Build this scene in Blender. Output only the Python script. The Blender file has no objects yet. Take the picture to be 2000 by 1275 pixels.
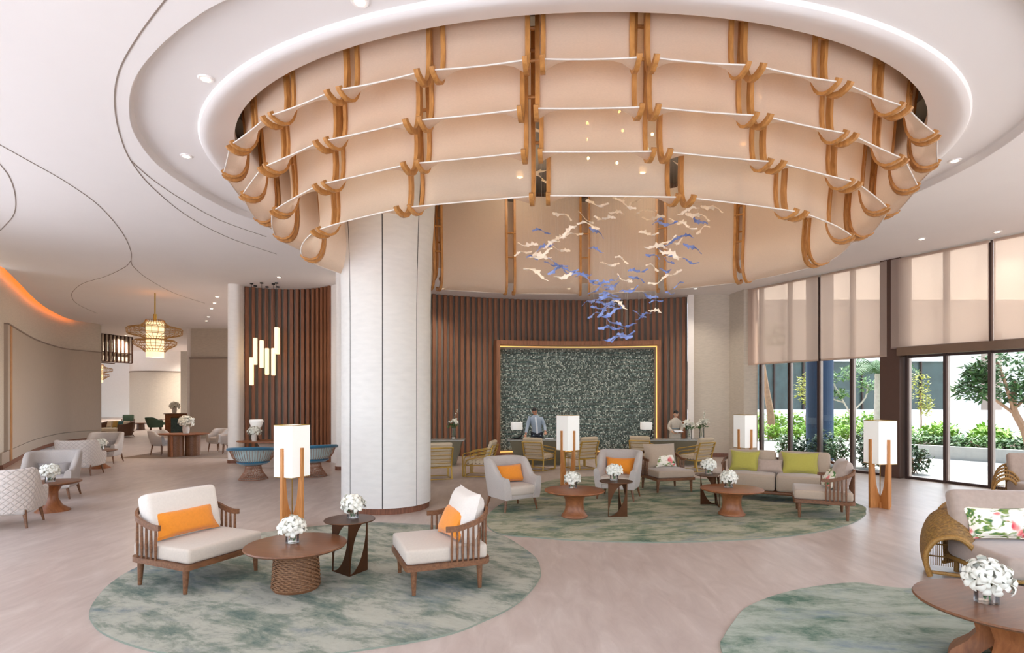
import bpy, bmesh, math, random
from math import sin, cos, pi, radians, sqrt, atan2, hypot
from mathutils import Vector, Matrix
random.seed(7)
SC = bpy.context.scene
COL = SC.collection
# ---------------------------------------------------------------- camera
CAMZ, F, HY, CX = 2.0, 1105.0, 776.0, 1000.0
cd = bpy.data.cameras.new('camera'); cam = bpy.data.objects.new('camera', cd); COL.objects.link(cam)
cam.location = (0, 0, CAMZ); cam.rotation_euler = (pi/2, 0, 0)
cd.sensor_fit = 'HORIZONTAL'; cd.sensor_width = 36.0; cd.lens = 36.0*F/2000.0
cd.shift_x = 0.0; cd.shift_y = (HY-637.5)/2000.0; cd.clip_end = 400; cd.clip_start = .05
SC.camera = cam
# ---------------------------------------------------------------- world, sun, exposure
W = bpy.data.worlds.new('sky'); SC.world = W; W.use_nodes = True
nt = W.node_tree; nt.nodes.clear()
wo = nt.nodes.new('ShaderNodeOutputWorld'); bg = nt.nodes.new('ShaderNodeBackground')
sk = nt.nodes.new('ShaderNodeTexSky'); sk.sky_type = 'NISHITA'; sk.sun_disc = False
sk.sun_elevation = radians(58); sk.sun_rotation = radians(30); sk.dust_density = 2.5; sk.ozone_density = .6
mx = nt.nodes.new('ShaderNodeMix'); mx.data_type = 'RGBA'; mx.inputs[0].default_value = .4
sat = nt.nodes.new('ShaderNodeHueSaturation'); sat.inputs['Saturation'].default_value = 0.0
nt.links.new(sk.outputs[0], mx.inputs[6]); nt.links.new(sk.outputs[0], sat.inputs['Color'])
nt.links.new(sat.outputs[0], mx.inputs[7]); nt.links.new(mx.outputs[2], bg.inputs[0])
bg.inputs[1].default_value = .42
nt.links.new(bg.outputs[0], wo.inputs[0])
sd = bpy.data.lights.new('sun', 'SUN'); sd.energy = 4.0; sd.angle = radians(1.0); sd.color = (1, .97, .93)
so = bpy.data.objects.new('sun', sd); COL.objects.link(so)
so.rotation_euler = Vector((-.3, -.42, -1.2)).to_track_quat('-Z', 'Y').to_euler()
so.location = (20, 30, 30)
SC.view_settings.view_transform = 'Standard'; SC.view_settings.look = 'None'
SC.view_settings.exposure = 1.16; SC.view_settings.gamma = 1.0; SC.view_settings.use_curve_mapping = False
cy = SC.cycles
cy.max_bounces = 9; cy.diffuse_bounces = 5; cy.glossy_bounces = 3; cy.transparent_max_bounces = 24; cy.transmission_bounces = 6
cy.sample_clamp_indirect = 6.0; cy.caustics_reflective = False; cy.caustics_refractive = False
def area_light(name, loc, aim, sx, sy, power, color):
    d = bpy.data.lights.new(name, 'AREA'); d.shape = 'RECTANGLE'; d.size = sx; d.size_y = sy; d.energy = power; d.color = color
    o = bpy.data.objects.new(name, d); COL.objects.link(o); o.location = loc
    o.rotation_euler = (Vector(aim)-Vector(loc)).to_track_quat('-Z', 'Y').to_euler(); return o
def point_light(name, loc, power, color, r=.1, parent=None):
    d = bpy.data.lights.new(name, 'POINT'); d.energy = power; d.color = color; d.shadow_soft_size = r
    o = bpy.data.objects.new(name, d); COL.objects.link(o); o.location = loc; o.parent = parent; return o
def spot_light(name, loc, power, color, ang=110, r=.05, blend=.8):
    d = bpy.data.lights.new(name, 'SPOT'); d.energy = power; d.color = color; d.shadow_soft_size = r
    d.spot_size = radians(ang); d.spot_blend = blend
    o = bpy.data.objects.new(name, d); COL.objects.link(o); o.location = loc; return o
#LIGHTS
# ---------------------------------------------------------------- mapping helpers
def fl(px, py, z=0.0):
    Y = F*(CAMZ-z)/(py-HY); return Vector(((px-CX)*Y/F, Y, z))
def at(px, py, Y):
    return Vector(((px-CX)*Y/F, Y, CAMZ-(py-HY)*Y/F))
def face(fx, fy): return atan2(fx, -fy)
# ---------------------------------------------------------------- materials
def lin(c):
    return tuple((x/255/12.92 if x/255 <= .04045 else ((x/255+.055)/1.055)**2.4) for x in c)
MATS = {}
class N:
    def __init__(s, m): s.t = m.node_tree; s.n = s.t.nodes; s.l = s.t.links
    def add(s, t, **k):
        x = s.n.new(t)
        for a, v in k.items(): setattr(x, a, v)
        return x
    def link(s, a, b): s.l.new(a, b)
def newmat(name):
    m = bpy.data.materials.new(name); m.use_nodes = True; MATS[name] = m
    n = N(m); b = n.n['Principled BSDF']; return m, n, b
def coords(n, scale=(1, 1, 1), kind='Object', rot=(0, 0, 0)):
    tc = n.add('ShaderNodeTexCoord'); mp = n.add('ShaderNodeMapping')
    mp.inputs['Scale'].default_value = scale; mp.inputs['Rotation'].default_value = rot
    n.link(tc.outputs[kind], mp.inputs[0]); return mp.outputs[0]
def noise(n, vec, scale, detail=4, rough=.55, dist=0.0):
    x = n.add('ShaderNodeTexNoise'); x.inputs['Scale'].default_value = scale; x.inputs['Detail'].default_value = detail
    x.inputs['Roughness'].default_value = rough; x.inputs['Distortion'].default_value = dist
    if vec: n.link(vec, x.inputs['Vector'])
    return x.outputs['Fac']
def ramp(n, fac, stops):
    r = n.add('ShaderNodeValToRGB'); e = r.color_ramp.elements
    while len(e) < len(stops): e.new(.5)
    for i, (p, c) in enumerate(stops): e[i].position = p; e[i].color = (*c, 1)
    n.link(fac, r.inputs[0]); return r.outputs[0]
def bumpn(n, b, fac, strength, dist=.01):
    x = n.add('ShaderNodeBump'); x.inputs['Strength'].default_value = strength; x.inputs['Distance'].default_value = dist
    n.link(fac, x.inputs['Height']); n.link(x.outputs[0], b.inputs['Normal'])
def mul(c, k): return tuple(min(1, x*k) for x in c)
def M(name, rgb, rough=.6, metal=0, var=.1, scale=6, stretch=(1, 1, 1), bump=0, kind='Object', spec=.5, sheen=0, emit=None, es=0):
    if name in MATS: return MATS[name]
    m, n, b = newmat(name); c = lin(rgb)
    v = coords(n, stretch, kind); f = noise(n, v, scale)
    col = ramp(n, f, [(.25, mul(c, 1-var)), (.75, mul(c, 1+var))])
    n.link(col, b.inputs['Base Color'])
    b.inputs['Roughness'].default_value = rough; b.inputs['Metallic'].default_value = metal
    b.inputs['Specular IOR Level'].default_value = spec
    if sheen: b.inputs['Sheen Weight'].default_value = sheen
    if bump: bumpn(n, b, f, bump)
    if emit: b.inputs['Emission Color'].default_value = (*lin(emit), 1); b.inputs['Emission Strength'].default_value = es
    return m
def wood(name, dark, light, rough=.45, scale=5, stretch=(9, 9, 1), spec=.4):
    m, n, b = newmat(name); v = coords(n, stretch)
    f = noise(n, v, scale, 6, .6, .4); col = ramp(n, f, [(.3, lin(dark)), (.7, lin(light))])
    n.link(col, b.inputs['Base Color']); b.inputs['Roughness'].default_value = rough
    b.inputs['Specular IOR Level'].default_value = spec; bumpn(n, b, f, .08); return m
def fabric(name, rgb, trans=.25, transl=.5, var=.06, wscale=60):
    """woven see-through cloth: diffuse + translucent + open weave"""
    m, n, b = newmat(name); c = lin(rgb); out = n.n['Material Output']
    v = coords(n, (1, 1, 6)); f = noise(n, v, wscale, 3)
    col = ramp(n, f, [(.3, mul(c, 1-var)), (.7, mul(c, 1+var))])
    d = n.add('ShaderNodeBsdfDiffuse'); t = n.add('ShaderNodeBsdfTranslucent'); tr = n.add('ShaderNodeBsdfTransparent')
    n.link(col, d.inputs[0]); n.link(col, t.inputs[0]); tr.inputs[0].default_value = (*mul(c, 1.15), 1)
    m1 = n.add('ShaderNodeMixShader'); m1.inputs[0].default_value = transl
    n.link(d.outputs[0], m1.inputs[1]); n.link(t.outputs[0], m1.inputs[2])
    m2 = n.add('ShaderNodeMixShader'); m2.inputs[0].default_value = trans
    n.link(m1.outputs[0], m2.inputs[1]); n.link(tr.outputs[0], m2.inputs[2]); n.link(m2.outputs[0], out.inputs[0]); n.n.remove(b)
    return m
def emis(name, rgb, s):
    m, n, b = newmat(name); c = lin(rgb)
    v = coords(n, (1, 1, 1)); f = noise(n, v, 3); col = ramp(n, f, [(.2, mul(c, .92)), (.8, c)])
    n.link(col, b.inputs['Emission Color']); b.inputs['Base Color'].default_value = (*c, 1); b.inputs['Emission Strength'].default_value = s
    return m
def glass(name, tint=(1, 1, 1), refl=1.0):
    m, n, b = newmat(name); out = n.n['Material Output']; n.n.remove(b)
    tr = n.add('ShaderNodeBsdfTransparent'); tr.inputs[0].default_value = (*tint, 1)
    g = n.add('ShaderNodeBsdfGlossy'); g.inputs['Roughness'].default_value = .02
    fr = n.add('ShaderNodeFresnel'); fr.inputs[0].default_value = 1.45
    mu = n.add('ShaderNodeMath', operation='MULTIPLY'); mu.inputs[1].default_value = refl; n.link(fr.outputs[0], mu.inputs[0])
    s = n.add('ShaderNodeMixShader'); n.link(mu.outputs[0], s.inputs[0]); n.link(tr.outputs[0], s.inputs[1]); n.link(g.outputs[0], s.inputs[2])
    n.link(s.outputs[0], out.inputs[0]); return m
# ---------------------------------------------------------------- geometry builder
class G:
    def __init__(s): s.v = []; s.f = []
    def add(s, verts, faces, mat=None):
        o = len(s.v)
        s.v += [tuple(mat @ Vector(p)) for p in verts] if mat is not None else [tuple(p) for p in verts]
        s.f += [tuple(i+o for i in f) for f in faces]; return s
    def merge(s, g, mat=None): return s.add(g.v, g.f, mat)
    def box(s, c, d, rz=0, mat=None):
        x, y, z = d[0]/2, d[1]/2, d[2]/2
        vs = [Vector((i*x, j*y, k*z)) for i in (-1, 1) for j in (-1, 1) for k in (-1, 1)]
        m = Matrix.Translation(c) @ Matrix.Rotation(rz, 4, 'Z')
        if mat is not None: m = mat @ m
        return s.add(vs, [(0, 1, 3, 2), (4, 6, 7, 5), (0, 4, 5, 1), (2, 3, 7, 6), (0, 2, 6, 4), (1, 5, 7, 3)], m)
    def rbox(s, c, d, r=.03, mat=None, crown=0, k=2):
        h = [x/2 for x in d]; r = min(r, min(h)*.98)
        def line(H):
            a = [H-r*(1-i/k) for i in range(k+1)]; m = [0.0] if crown else []
            return [-x for x in reversed(a)]+m+a
        L = [line(x) for x in h]; idx = {}; vs = []; fs = []
        def pt(p):
            inn = Vector([max(-(h[i]-r), min(h[i]-r, p[i])) for i in range(3)]); dd = Vector(p)-inn
            q = inn+dd.normalized()*r if dd.length > 1e-9 else inn
            if crown and abs(q.z) > h[2]-r-1e-6:
                q.z += math.copysign(crown, q.z)*(1-(q.x/h[0])**2)*(1-(q.y/h[1])**2)
            key = tuple(round(x, 5) for x in q)
            if key not in idx: idx[key] = len(vs); vs.append(q)
            return idx[key]
        for ax in range(3):
            a, b = [(1, 2), (2, 0), (0, 1)][ax]
            for sg in (-1, 1):
                for i in range(len(L[a])-1):
                    for j in range(len(L[b])-1):
                        q = []
                        for (ii, jj) in ((i, j), (i+1, j), (i+1, j+1), (i, j+1)):
                            p = [0, 0, 0]; p[ax] = sg*h[ax]; p[a] = L[a][ii]; p[b] = L[b][jj]; q.append(pt(p))
                        q2 = list(dict.fromkeys(q))
                        if len(q2) > 2: fs.append(tuple(q2 if sg > 0 else reversed(q2)))
        m = Matrix.Translation(c)
        if mat is not None: m = mat @ m
        return s.add(vs, fs, m)
    def tube(s, path, r, n=8, closed=False, mat=None, flat=None):
        P = [Vector(p) for p in path]; k = len(P); R = r if isinstance(r, (list, tuple)) else [r]*k
        vs = []; fs = []; up = None
        for i in range(k):
            if closed: t = (P[(i+1) % k]-P[i-1])
            else: t = P[min(i+1, k-1)]-P[max(i-1, 0)]
            t.normalize()
            if up is None:
                up = Vector((0, 0, 1)) if abs(t.z) < .9 else Vector((1, 0, 0))
            a = t.cross(up)
            if a.length < 1e-6: a = t.orthogonal()
            a.normalize(); b = a.cross(t).normalized(); up = b
            for j in range(n):
                w = 2*pi*j/n; ra, rb = (R[i], R[i]) if flat is None else (R[i]*flat[0], R[i]*flat[1])
                vs.append(P[i]+a*cos(w)*ra+b*sin(w)*rb)
        m = k if closed else k-1
        for i in range(m):
            for j in range(n):
                i2 = (i+1) % k; fs.append((i*n+j, i*n+(j+1) % n, i2*n+(j+1) % n, i2*n+j))
        if not closed:
            fs.append(tuple(reversed(range(n)))); fs.append(tuple(range((k-1)*n, k*n)))
        return s.add(vs, fs, mat)
    def strip(s, path, w, h, mat=None, closed=False):
        """rectangular section swept along path, w across, h along world up"""
        P = [Vector(p) for p in path]; k = len(P); vs = []; fs = []
        for i in range(k):
            t = (P[(i+1) % k]-P[i-1]) if closed else P[min(i+1, k-1)]-P[max(i-1, 0)]
            a = Vector((t.y, -t.x, 0)).normalized()
            for x, z in ((-1, -1), (1, -1), (1, 1), (-1, 1)): vs.append(P[i]+a*x*w/2+Vector((0, 0, z*h/2)))
        for i in range(k if closed else k-1):
            for j in range(4):
                i2 = (i+1) % k; fs.append((i*4+j, i*4+(j+1) % 4, i2*4+(j+1) % 4, i2*4+j))
        if not closed: fs += [(3, 2, 1, 0), tuple(range((k-1)*4, k*4))]
        return s.add(vs, fs, mat)
    def lathe(s, prof, n=24, c=(0, 0, 0), mat=None, sx=1, sy=1):
        vs = []; fs = []; k = len(prof)
        for r, z in prof:
            for j in range(n):
                w = 2*pi*j/n; vs.append((c[0]+r*cos(w)*sx, c[1]+r*sin(w)*sy, c[2]+z))
        for i in range(k-1):
            for j in range(n): fs.append((i*n+j, i*n+(j+1) % n, (i+1)*n+(j+1) % n, (i+1)*n+j))
        if prof[0][0] > 1e-6: fs.append(tuple(reversed(range(n))))
        if prof[-1][0] > 1e-6: fs.append(tuple(range((k-1)*n, k*n)))
        return s.add(vs, fs, mat)
    def prism(s, poly, z0, z1, mat=None):
        n = len(poly); vs = [(x, y, z0) for x, y in poly]+[(x, y, z1) for x, y in poly]
        fs = [tuple(reversed(range(n))), tuple(range(n, 2*n))]+[(i, (i+1) % n, n+(i+1) % n, n+i) for i in range(n)]
        return s.add(vs, fs, mat)
    def grid(s, fn, nu, nv, cu=False, cv=False, mat=None):
        vs = [fn(i/(nu if cu else nu-1), j/(nv if cv else nv-1)) for i in range(nu) for j in range(nv)]; fs = []
        for i in range(nu if cu else nu-1):
            for j in range(nv if cv else nv-1):
                a, b = (i+1) % nu, (j+1) % nv; fs.append((i*nv+j, a*nv+j, a*nv+b, i*nv+b))
        return s.add(vs, fs, mat)
    def pillow(s, w, h, t, n=12, mat=None, pinch=.1):
        """soft cushion in the XZ plane, thickness along Y"""
        vs = []; fs = []
        for side in (1, -1):
            o = len(vs)
            for i in range(n+1):
                for j in range(n+1):
                    u, v = -1+2*i/n, -1+2*j/n
                    th = t/2*((1-u**4)*(1-v**4))**.5*(1-.12*(u*u+v*v)/2)
                    x = u*w/2*(1-pinch*(1-u*u*0)*(1-v**2)*abs(u)**3); z = v*h/2*(1-pinch*(1-u**2)*abs(v)**3)
                    vs.append((x, side*th, z))
            for i in range(n):
                for j in range(n):
                    q = (o+i*(n+1)+j, o+(i+1)*(n+1)+j, o+(i+1)*(n+1)+j+1, o+i*(n+1)+j+1)
                    fs.append(q if side < 0 else tuple(reversed(q)))
        return s.add(vs, fs, mat)
def obj(name, g, mat, parent=None, loc=(0, 0, 0), rot=(0, 0, 0), smooth=True, ang=40, weld=True):
    me = bpy.data.meshes.new(name); me.from_pydata([tuple(p) for p in g.v], [], g.f); me.validate(); 
    if weld:
        bm = bmesh.new(); bm.from_mesh(me); bmesh.ops.remove_doubles(bm, verts=bm.verts, dist=1e-5)
        bmesh.ops.recalc_face_normals(bm, faces=bm.faces); bm.to_mesh(me); bm.free()
    if smooth:
        me.shade_smooth(); me.set_sharp_from_angle(angle=radians(ang))
    me.materials.append(MATS[mat] if isinstance(mat, str) else mat); me.update()
    o = bpy.data.objects.new(name, me); COL.objects.link(o); o.location = loc; o.rotation_euler = rot
    if parent: o.parent = parent
    return o
def share(name, src, parent=None, loc=None, rot=None, scale=None):
    o = bpy.data.objects.new(name, src.data); COL.objects.link(o); o.parent = parent
    o.location = src.location if loc is None else loc; o.rotation_euler = src.rotation_euler if rot is None else rot
    if scale: o.scale = scale
    return o
def tag(o, label, cat, group=None):
    o['label'] = label; o['category'] = cat
    if group: o['group'] = group
    return o
def thing(name, loc, rz, label, cat, group=None):
    o = bpy.data.objects.new(name, None); COL.objects.link(o); o.empty_display_size = .1
    o.location = loc; o.rotation_euler = (0, 0, rz); return tag(o, label, cat, group)
def struct(o, label=None, cat=None):
    o['kind'] = 'structure'
    if label: o['label'] = label
    if cat: o['category'] = cat
    return o
def copy_thing(root, loc, rz, label, group=None, scale=None):
    r = root.copy(); COL.objects.link(r); r.location = loc; r.rotation_euler = (0, 0, rz); r['label'] = label
    if group: r['group'] = group
    if scale: r.scale = scale
    for ch in list(root.children):
        c = ch.copy(); COL.objects.link(c); c.parent = r
        for g2 in list(ch.children):
            d = g2.copy(); COL.objects.link(d); d.parent = c
    return r
def crom(pts, n=8, closed=False):
    P = [Vector(p) for p in pts]; k = len(P); out = []
    for i in range(k if closed else k-1):
        a, b, c, d = (P[(i-1) % k], P[i], P[(i+1) % k], P[(i+2) % k]) if closed else (P[max(i-1, 0)], P[i], P[i+1], P[min(i+2, k-1)])
        for j in range(n):
            t = j/n; out.append(.5*((2*b)+(c-a)*t+(2*a-5*b+4*c-d)*t*t+(3*b-a-3*c+d)*t**3))
    if not closed: out.append(P[-1])
    return out
# ---------------------------------------------------------------- material palette
def mk_floor():
    m, n, b = newmat('floor_stone'); v = coords(n, (1, .28, 1), 'Object', (0, 0, .5))
    f = noise(n, v, 5.5, 8, .62, .6); f2 = noise(n, coords(n, (1, 1, 1)), .35, 2)
    c1 = ramp(n, f, [(.3, lin((178, 161, 150))), (.55, lin((192, 176, 165))), (.75, lin((204, 190, 180)))])
    c2 = ramp(n, f2, [(.35, (.92, .9, .9)), (.65, (1, 1, 1))])
    x = n.add('ShaderNodeMix', data_type='RGBA', blend_type='MULTIPLY'); x.inputs[0].default_value = 1
    n.link(c1, x.inputs[6]); n.link(c2, x.inputs[7]); n.link(x.outputs[2], b.inputs['Base Color'])
    b.inputs['Roughness'].default_value = .34; b.inputs['Specular IOR Level'].default_value = .4
mk_floor()
def mk_rug(name, seed, base, d1, d2, blue, rot):
    m, n, b = newmat(name); v0 = coords(n, (1, 1, 1), 'Object', (0, 0, rot))
    off = n.add('ShaderNodeMapping'); off.inputs['Location'].default_value = (seed, seed*.7, 0); off.inputs['Scale'].default_value = (.7, 1.35, 1)
    n.link(v0, off.inputs[0]); v = off.outputs[0]
    a = noise(n, v, 2.1, 9, .74, .25); bb = noise(n, v, 4.5, 9, .7, .2); off2 = n.add('ShaderNodeMapping'); off2.inputs['Location'].default_value = (9+seed, 4, 0)
    n.link(v, off2.inputs[0]); c = noise(n, off2.outputs[0], 1.2, 7, .65, .2)
    col = ramp(n, a, [(.36, lin(d1)), (.46, lin(d2)), (.54, lin(base)), (.7, lin(mul255(base, 1.08)))])
    bl = ramp(n, c, [(.52, (0, 0, 0)), (.66, (1, 1, 1))]); col2 = ramp(n, bb, [(.35, lin(blue)), (.6, lin(base))])
    x = n.add('ShaderNodeMix', data_type='RGBA'); n.link(bl, x.inputs[0]); n.link(col, x.inputs[6]); n.link(col2, x.inputs[7])
    n.link(x.outputs[2], b.inputs['Base Color']); b.inputs['Roughness'].default_value = .95; b.inputs['Specular IOR Level'].default_value = .1
    p = noise(n, coords(n, (1, 1, 1)), 260, 2); bumpn(n, b, p, .35, .01)
def mul255(c, k): return tuple(min(255, x*k) for x in c)
mk_rug('rug_front', 3.1, (166, 164, 150), (92, 106, 98), (130, 136, 122), (84, 106, 116), .5)
mk_rug('rug_mid', 8.3, (172, 168, 146), (86, 108, 92), (134, 142, 118), (98, 120, 128), -.2)
mk_rug('rug_right', 14.7, (166, 172, 158), (92, 116, 100), (144, 154, 138), (104, 126, 142), .1)
M('rug_edge', (132, 138, 122), .95, var=.05, scale=40)
M('plaster', (236, 230, 226), .9, var=.012, scale=1.2)
M('plaster_ring', (232, 226, 222), .9, var=.012, scale=1.2)
M('wall_paper', (198, 186, 170), .9, var=.09, scale=7, stretch=(1, 1, 5), bump=.05)
M('wall_panel', (178, 162, 146), .9, var=.04, scale=20, stretch=(3, 3, .3))
M('wall_pale', (236, 228, 220), .9, var=.03, scale=6, stretch=(1, 1, 4))
M('white_wall', (240, 238, 236), .9, var=.02)
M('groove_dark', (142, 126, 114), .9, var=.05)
M('column_panel', (214, 209, 203), .7, var=.05, scale=5, stretch=(.8, .8, 3), bump=.03)
M('column_gap', (58, 52, 48), .9)
wood('skirt_wood', (96, 58, 40), (138, 88, 64))
wood('slat_wood', (112, 70, 46), (156, 104, 72), .5, 4, (7, 7, .5))
M('slat_back', (136, 126, 116), .9, var=.05)
wood('slat_wood_b', (104, 62, 40), (148, 94, 62), .5, 4, (7, 7, .5))
wood('walnut', (92, 58, 36), (132, 88, 58), .4, 5, (2, 9, 9))
wood('walnut_top', (104, 66, 42), (128, 84, 56), .32, 3, (1.2, 9, 3))
wood('table_wood', (122, 70, 38), (156, 96, 56), .38, 4, (1.5, 8, 2))
wood('lamp_wood', (176, 112, 58), (206, 142, 82), .42, 4, (9, 9, 1))
wood('rib_wood', (150, 98, 46), (190, 134, 74), .45, 4, (6, 6, 1.5))
M('dark_metal', (70, 46, 34), .4, .7, var=.1)
M('black_metal', (36, 34, 34), .5, .5)
M('bronze', (92, 58, 36), .38, .75, var=.12)
M('mullion', (74, 58, 54), .4, .5, var=.05)
M('mullion_light', (150, 134, 128), .35, .6, var=.05)
M('steel_header', (128, 108, 94), .25, .8, var=.1)
M('brass', (170, 138, 66), .35, .75, var=.08)
M('gold_pipe', (186, 150, 72), .4, .55, var=.08)
M('linen', (192, 177, 162), .95, var=.05, scale=50, sheen=.2, bump=.03)
M('linen_white', (214, 203, 192), .95, var=.04, scale=50, sheen=.2, bump=.03)
M('taupe', (172, 152, 132), .95, var=.05, scale=50, sheen=.3, bump=.03)
M('grey_weave', (178, 167, 159), .95, var=.07, scale=70, sheen=.2, bump=.03)
M('grey_weave_dark', (150, 140, 134), .95, var=.07, scale=70, sheen=.2)
M('beige_channel', (200, 180, 152), .9, var=.05, scale=30)
M('orange', (220, 132, 30), .9, var=.06, scale=40, sheen=.3, bump=.03)
M('lime', (168, 158, 70), .9, var=.05, scale=40, sheen=.3, bump=.03)
M('rose_taupe', (168, 147, 133), .8, var=.08, scale=20, sheen=.4)
M('teal_velvet', (22, 92, 120), .8, var=.1, scale=20, sheen=.4)
M('teal_pale', (172, 188, 186), .85, var=.08, scale=20)
M('copper_wire', (158, 112, 88), .4, .6, var=.08)
M('shade_white', (254, 251, 245), .9, var=.01, emit=(255, 248, 238), es=.05)
M('petal', (228, 224, 210), .7, var=.03, scale=30)
M('petal_core', (236, 224, 150), .7, var=.05)
M('leaf_green', (58, 96, 44), .6, var=.25, scale=20)
M('leaf_bright', (132, 172, 56), .6, var=.3, scale=3)
M('leaf_dark', (38, 74, 40), .6, var=.3, scale=3)
M('leaf_mid', (84, 124, 56), .6, var=.3, scale=3)
M('leaf_yellow', (168, 168, 70), .6, var=.25, scale=3)
M('bark', (150, 116, 92), .9, var=.2, scale=9, bump=.2)
M('bark_pale', (188, 176, 162), .9, var=.15, scale=9, bump=.2)
M('road', (186, 182, 174), .9, var=.06, scale=1.5)
M('concrete', (168, 166, 162), .9, var=.06, scale=4)
M('paving', (220, 222, 226), .9, var=.05, scale=2)
M('far_glass', (56, 74, 74), .25, 0, var=.35, scale=1.3, spec=.6)
M('blue_render', (44, 66, 92), .85, var=.05)
M('soil', (84, 70, 54), .95)
wood('rattan', (126, 88, 40), (176, 132, 70), .5, 30, (3, 3, 3))
M('rattan_pale', (206, 168, 108), .55, var=.1, scale=20)
M('porcelain', (246, 228, 204), .5, var=.04)
M('blue_glass', (112, 130, 186), .3, var=.3, scale=9, spec=.7)
M('desk_olive', (118, 112, 92), .4, .35, var=.08)
M('desk_top', (150, 148, 142), .25, .2, var=.06)
M('skin_a', (196, 140, 110), .6, var=.03); M('skin_b', (212, 164, 136), .6, var=.03)
M('hair', (26, 20, 18), .5, var=.1)
M('jacket', (164, 176, 190), .9, var=.05, scale=30)
M('shirt', (238, 240, 244), .9, var=.03)
M('dress', (206, 194, 178), .9, var=.08, scale=25)
M('sash', (120, 146, 160), .9, var=.05)
M('trousers', (52, 54, 62), .9)
M('paper', (228, 232, 240), .8, var=.02); M('eye_dark', (30, 22, 20), .4)
M('lips', (168, 86, 78), .6)
M('brown_sofa', (98, 64, 42), .6, var=.15); M('green_velvet', (66, 84, 62), .8, var=.15)
M('cushion_cream', (222, 206, 184), .9); M('cushion_teal', (72, 116, 122), .9); M('cushion_ochre', (186, 152, 84), .9)
glass('pane_glass', (.93, .96, .96), .9); glass('vase_glass', (.985, .99, .99), .8)
M('water', (206, 214, 206), .1, var=.02)
fabric('chandelier_cloth', (238, 218, 196), .16, .5, .04, 40)
fabric('blind_cloth', (228, 211, 198), .34, .55, .03, 60)
fabric('lamp_cloth', (250, 240, 222), .05, .55, .01)
emis('warm_lamp', (255, 222, 168), .6); emis('bulb', (255, 214, 140), 30); emis('tube_lamp', (255, 226, 176), .6)
emis('cove_orange', (255, 140, 56), 4.5); emis('led_gold', (255, 196, 110), .55); emis('downlight', (255, 240, 214), 4)
emis('far_daylight', (255, 252, 246), 1.2)
def mk_floral():
    m, n, b = newmat('floral'); v = coords(n, (1, 1, 1)); base = lin((240, 232, 216))
    vo = n.add('ShaderNodeTexVoronoi'); vo.inputs['Scale'].default_value = 7; n.link(v, vo.inputs['Vector'])
    pick = noise(n, v, 4, 2); st = noise(n, coords(n, (1, 3.2, 2.4), 'Object', (0, .7, 0)), 6, 2, .45, 1.0)
    green = ramp(n, st, [(.5, base), (.53, lin((132, 150, 72))), (.62, lin((62, 104, 62)))])
    red = ramp(n, vo.outputs['Distance'], [(.14, lin((206, 66, 80))), (.36, lin((232, 140, 132))), (.5, base)])
    k = ramp(n, pick, [(.48, (0, 0, 0)), (.52, (1, 1, 1))]); x = n.add('ShaderNodeMix', data_type='RGBA')
    n.link(k, x.inputs[0]); n.link(green, x.inputs[6]); n.link(red, x.inputs[7]); n.link(x.outputs[2], b.inputs['Base Color']); b.inputs['Roughness'].default_value = .9
mk_floral()
def mk_mosaic():
    m, n, b = newmat('mosaic'); a = n.add('ShaderNodeAttribute', attribute_name='tone')
    c = ramp(n, a.outputs['Fac'], [(0, lin((58, 78, 76))), (.35, lin((98, 122, 118))), (.7, lin((150, 168, 160))), (1, lin((222, 228, 216)))])
    n.link(c, b.inputs['Base Color']); b.inputs['Roughness'].default_value = .25
mk_mosaic()
# ================================================================= SETTING
ZC, ZR, ZW = 5.45, 5.55, 6.7
def fill(outer, holes, z, name, mat, parent=None):
    bm = bmesh.new(); ed = []
    for lp in [outer]+holes:
        vs = [bm.verts.new((p[0], p[1], z)) for p in lp]
        for i in range(len(vs)): ed.append(bm.edges.new((vs[i], vs[(i+1) % len(vs)])))
    bmesh.ops.triangle_fill(bm, use_beauty=True, use_dissolve=False, edges=ed)
    me = bpy.data.meshes.new(name); bm.to_mesh(me); bm.free(); me.materials.append(MATS[mat])
    o = bpy.data.objects.new(name, me); COL.objects.link(o); o.parent = parent; return o
W0 = Vector((7.76, 17.95, 0)); WD = Vector((.4543, -.8909, 0)); WN = Vector((-.8909, -.4543, 0))
def wp(s, o=0, z=0): return W0+WD*s+WN*o+Vector((0, 0, z))
# floor
g = G(); g.prism([(-7.2, -2.0), (17.9, -2.0), (7.76, 17.95), (7.4, 20.6), (-4, 20.6), (-9, 62), (-62, 62), (-62, 28), (-27, 28), (-20.1, 26.9), (-14.3, 14.9)], -.12, 0)
struct(obj('floor', g, 'floor_stone', smooth=False), 'pale pinkish beige stone floor of the lobby', 'floor')
# ceiling with the ring recess, two medallions and the oval opening
EX, EY = .92, 9.1
def ell(a, b, th, off=0.0):
    x, y = a*cos(th), b*sin(th); nx, ny = cos(th)/a, sin(th)/b; l = hypot(nx, ny)
    return (EX+x+nx/l*off, EY+y+ny/l*off)
A0, B0 = 5.05, 3.8
ring = [(-2.48, 4.91), (-2.94, 5.18), (-3.5, 5.59), (-4.09, 6.13), (-4.57, 6.75), (-4.96, 7.44), (-5.26, 8.38), (-5.32, 9.37), (-5.24, 10.3), (-5.02, 11.0),
        (-4.3, 12.2), (-3, 13.2), (-1.2, 13.95), (.8, 14.25), (2.5, 14.15), (4.2, 13.6), (5.6, 12.5), (6.4, 11.2), (6.77, 9.9), (6.86, 8.9), (6.8, 8.0), (6.5, 7.0), (5.8, 6.0), (4.6, 5.0), (3, 4.25), (1.4, 3.95), (0, 4.05), (-1.4, 4.4)]
ringc = [(p.x, p.y) for p in crom([(x, y, 0) for x, y in ring], 5, True)]
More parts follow.
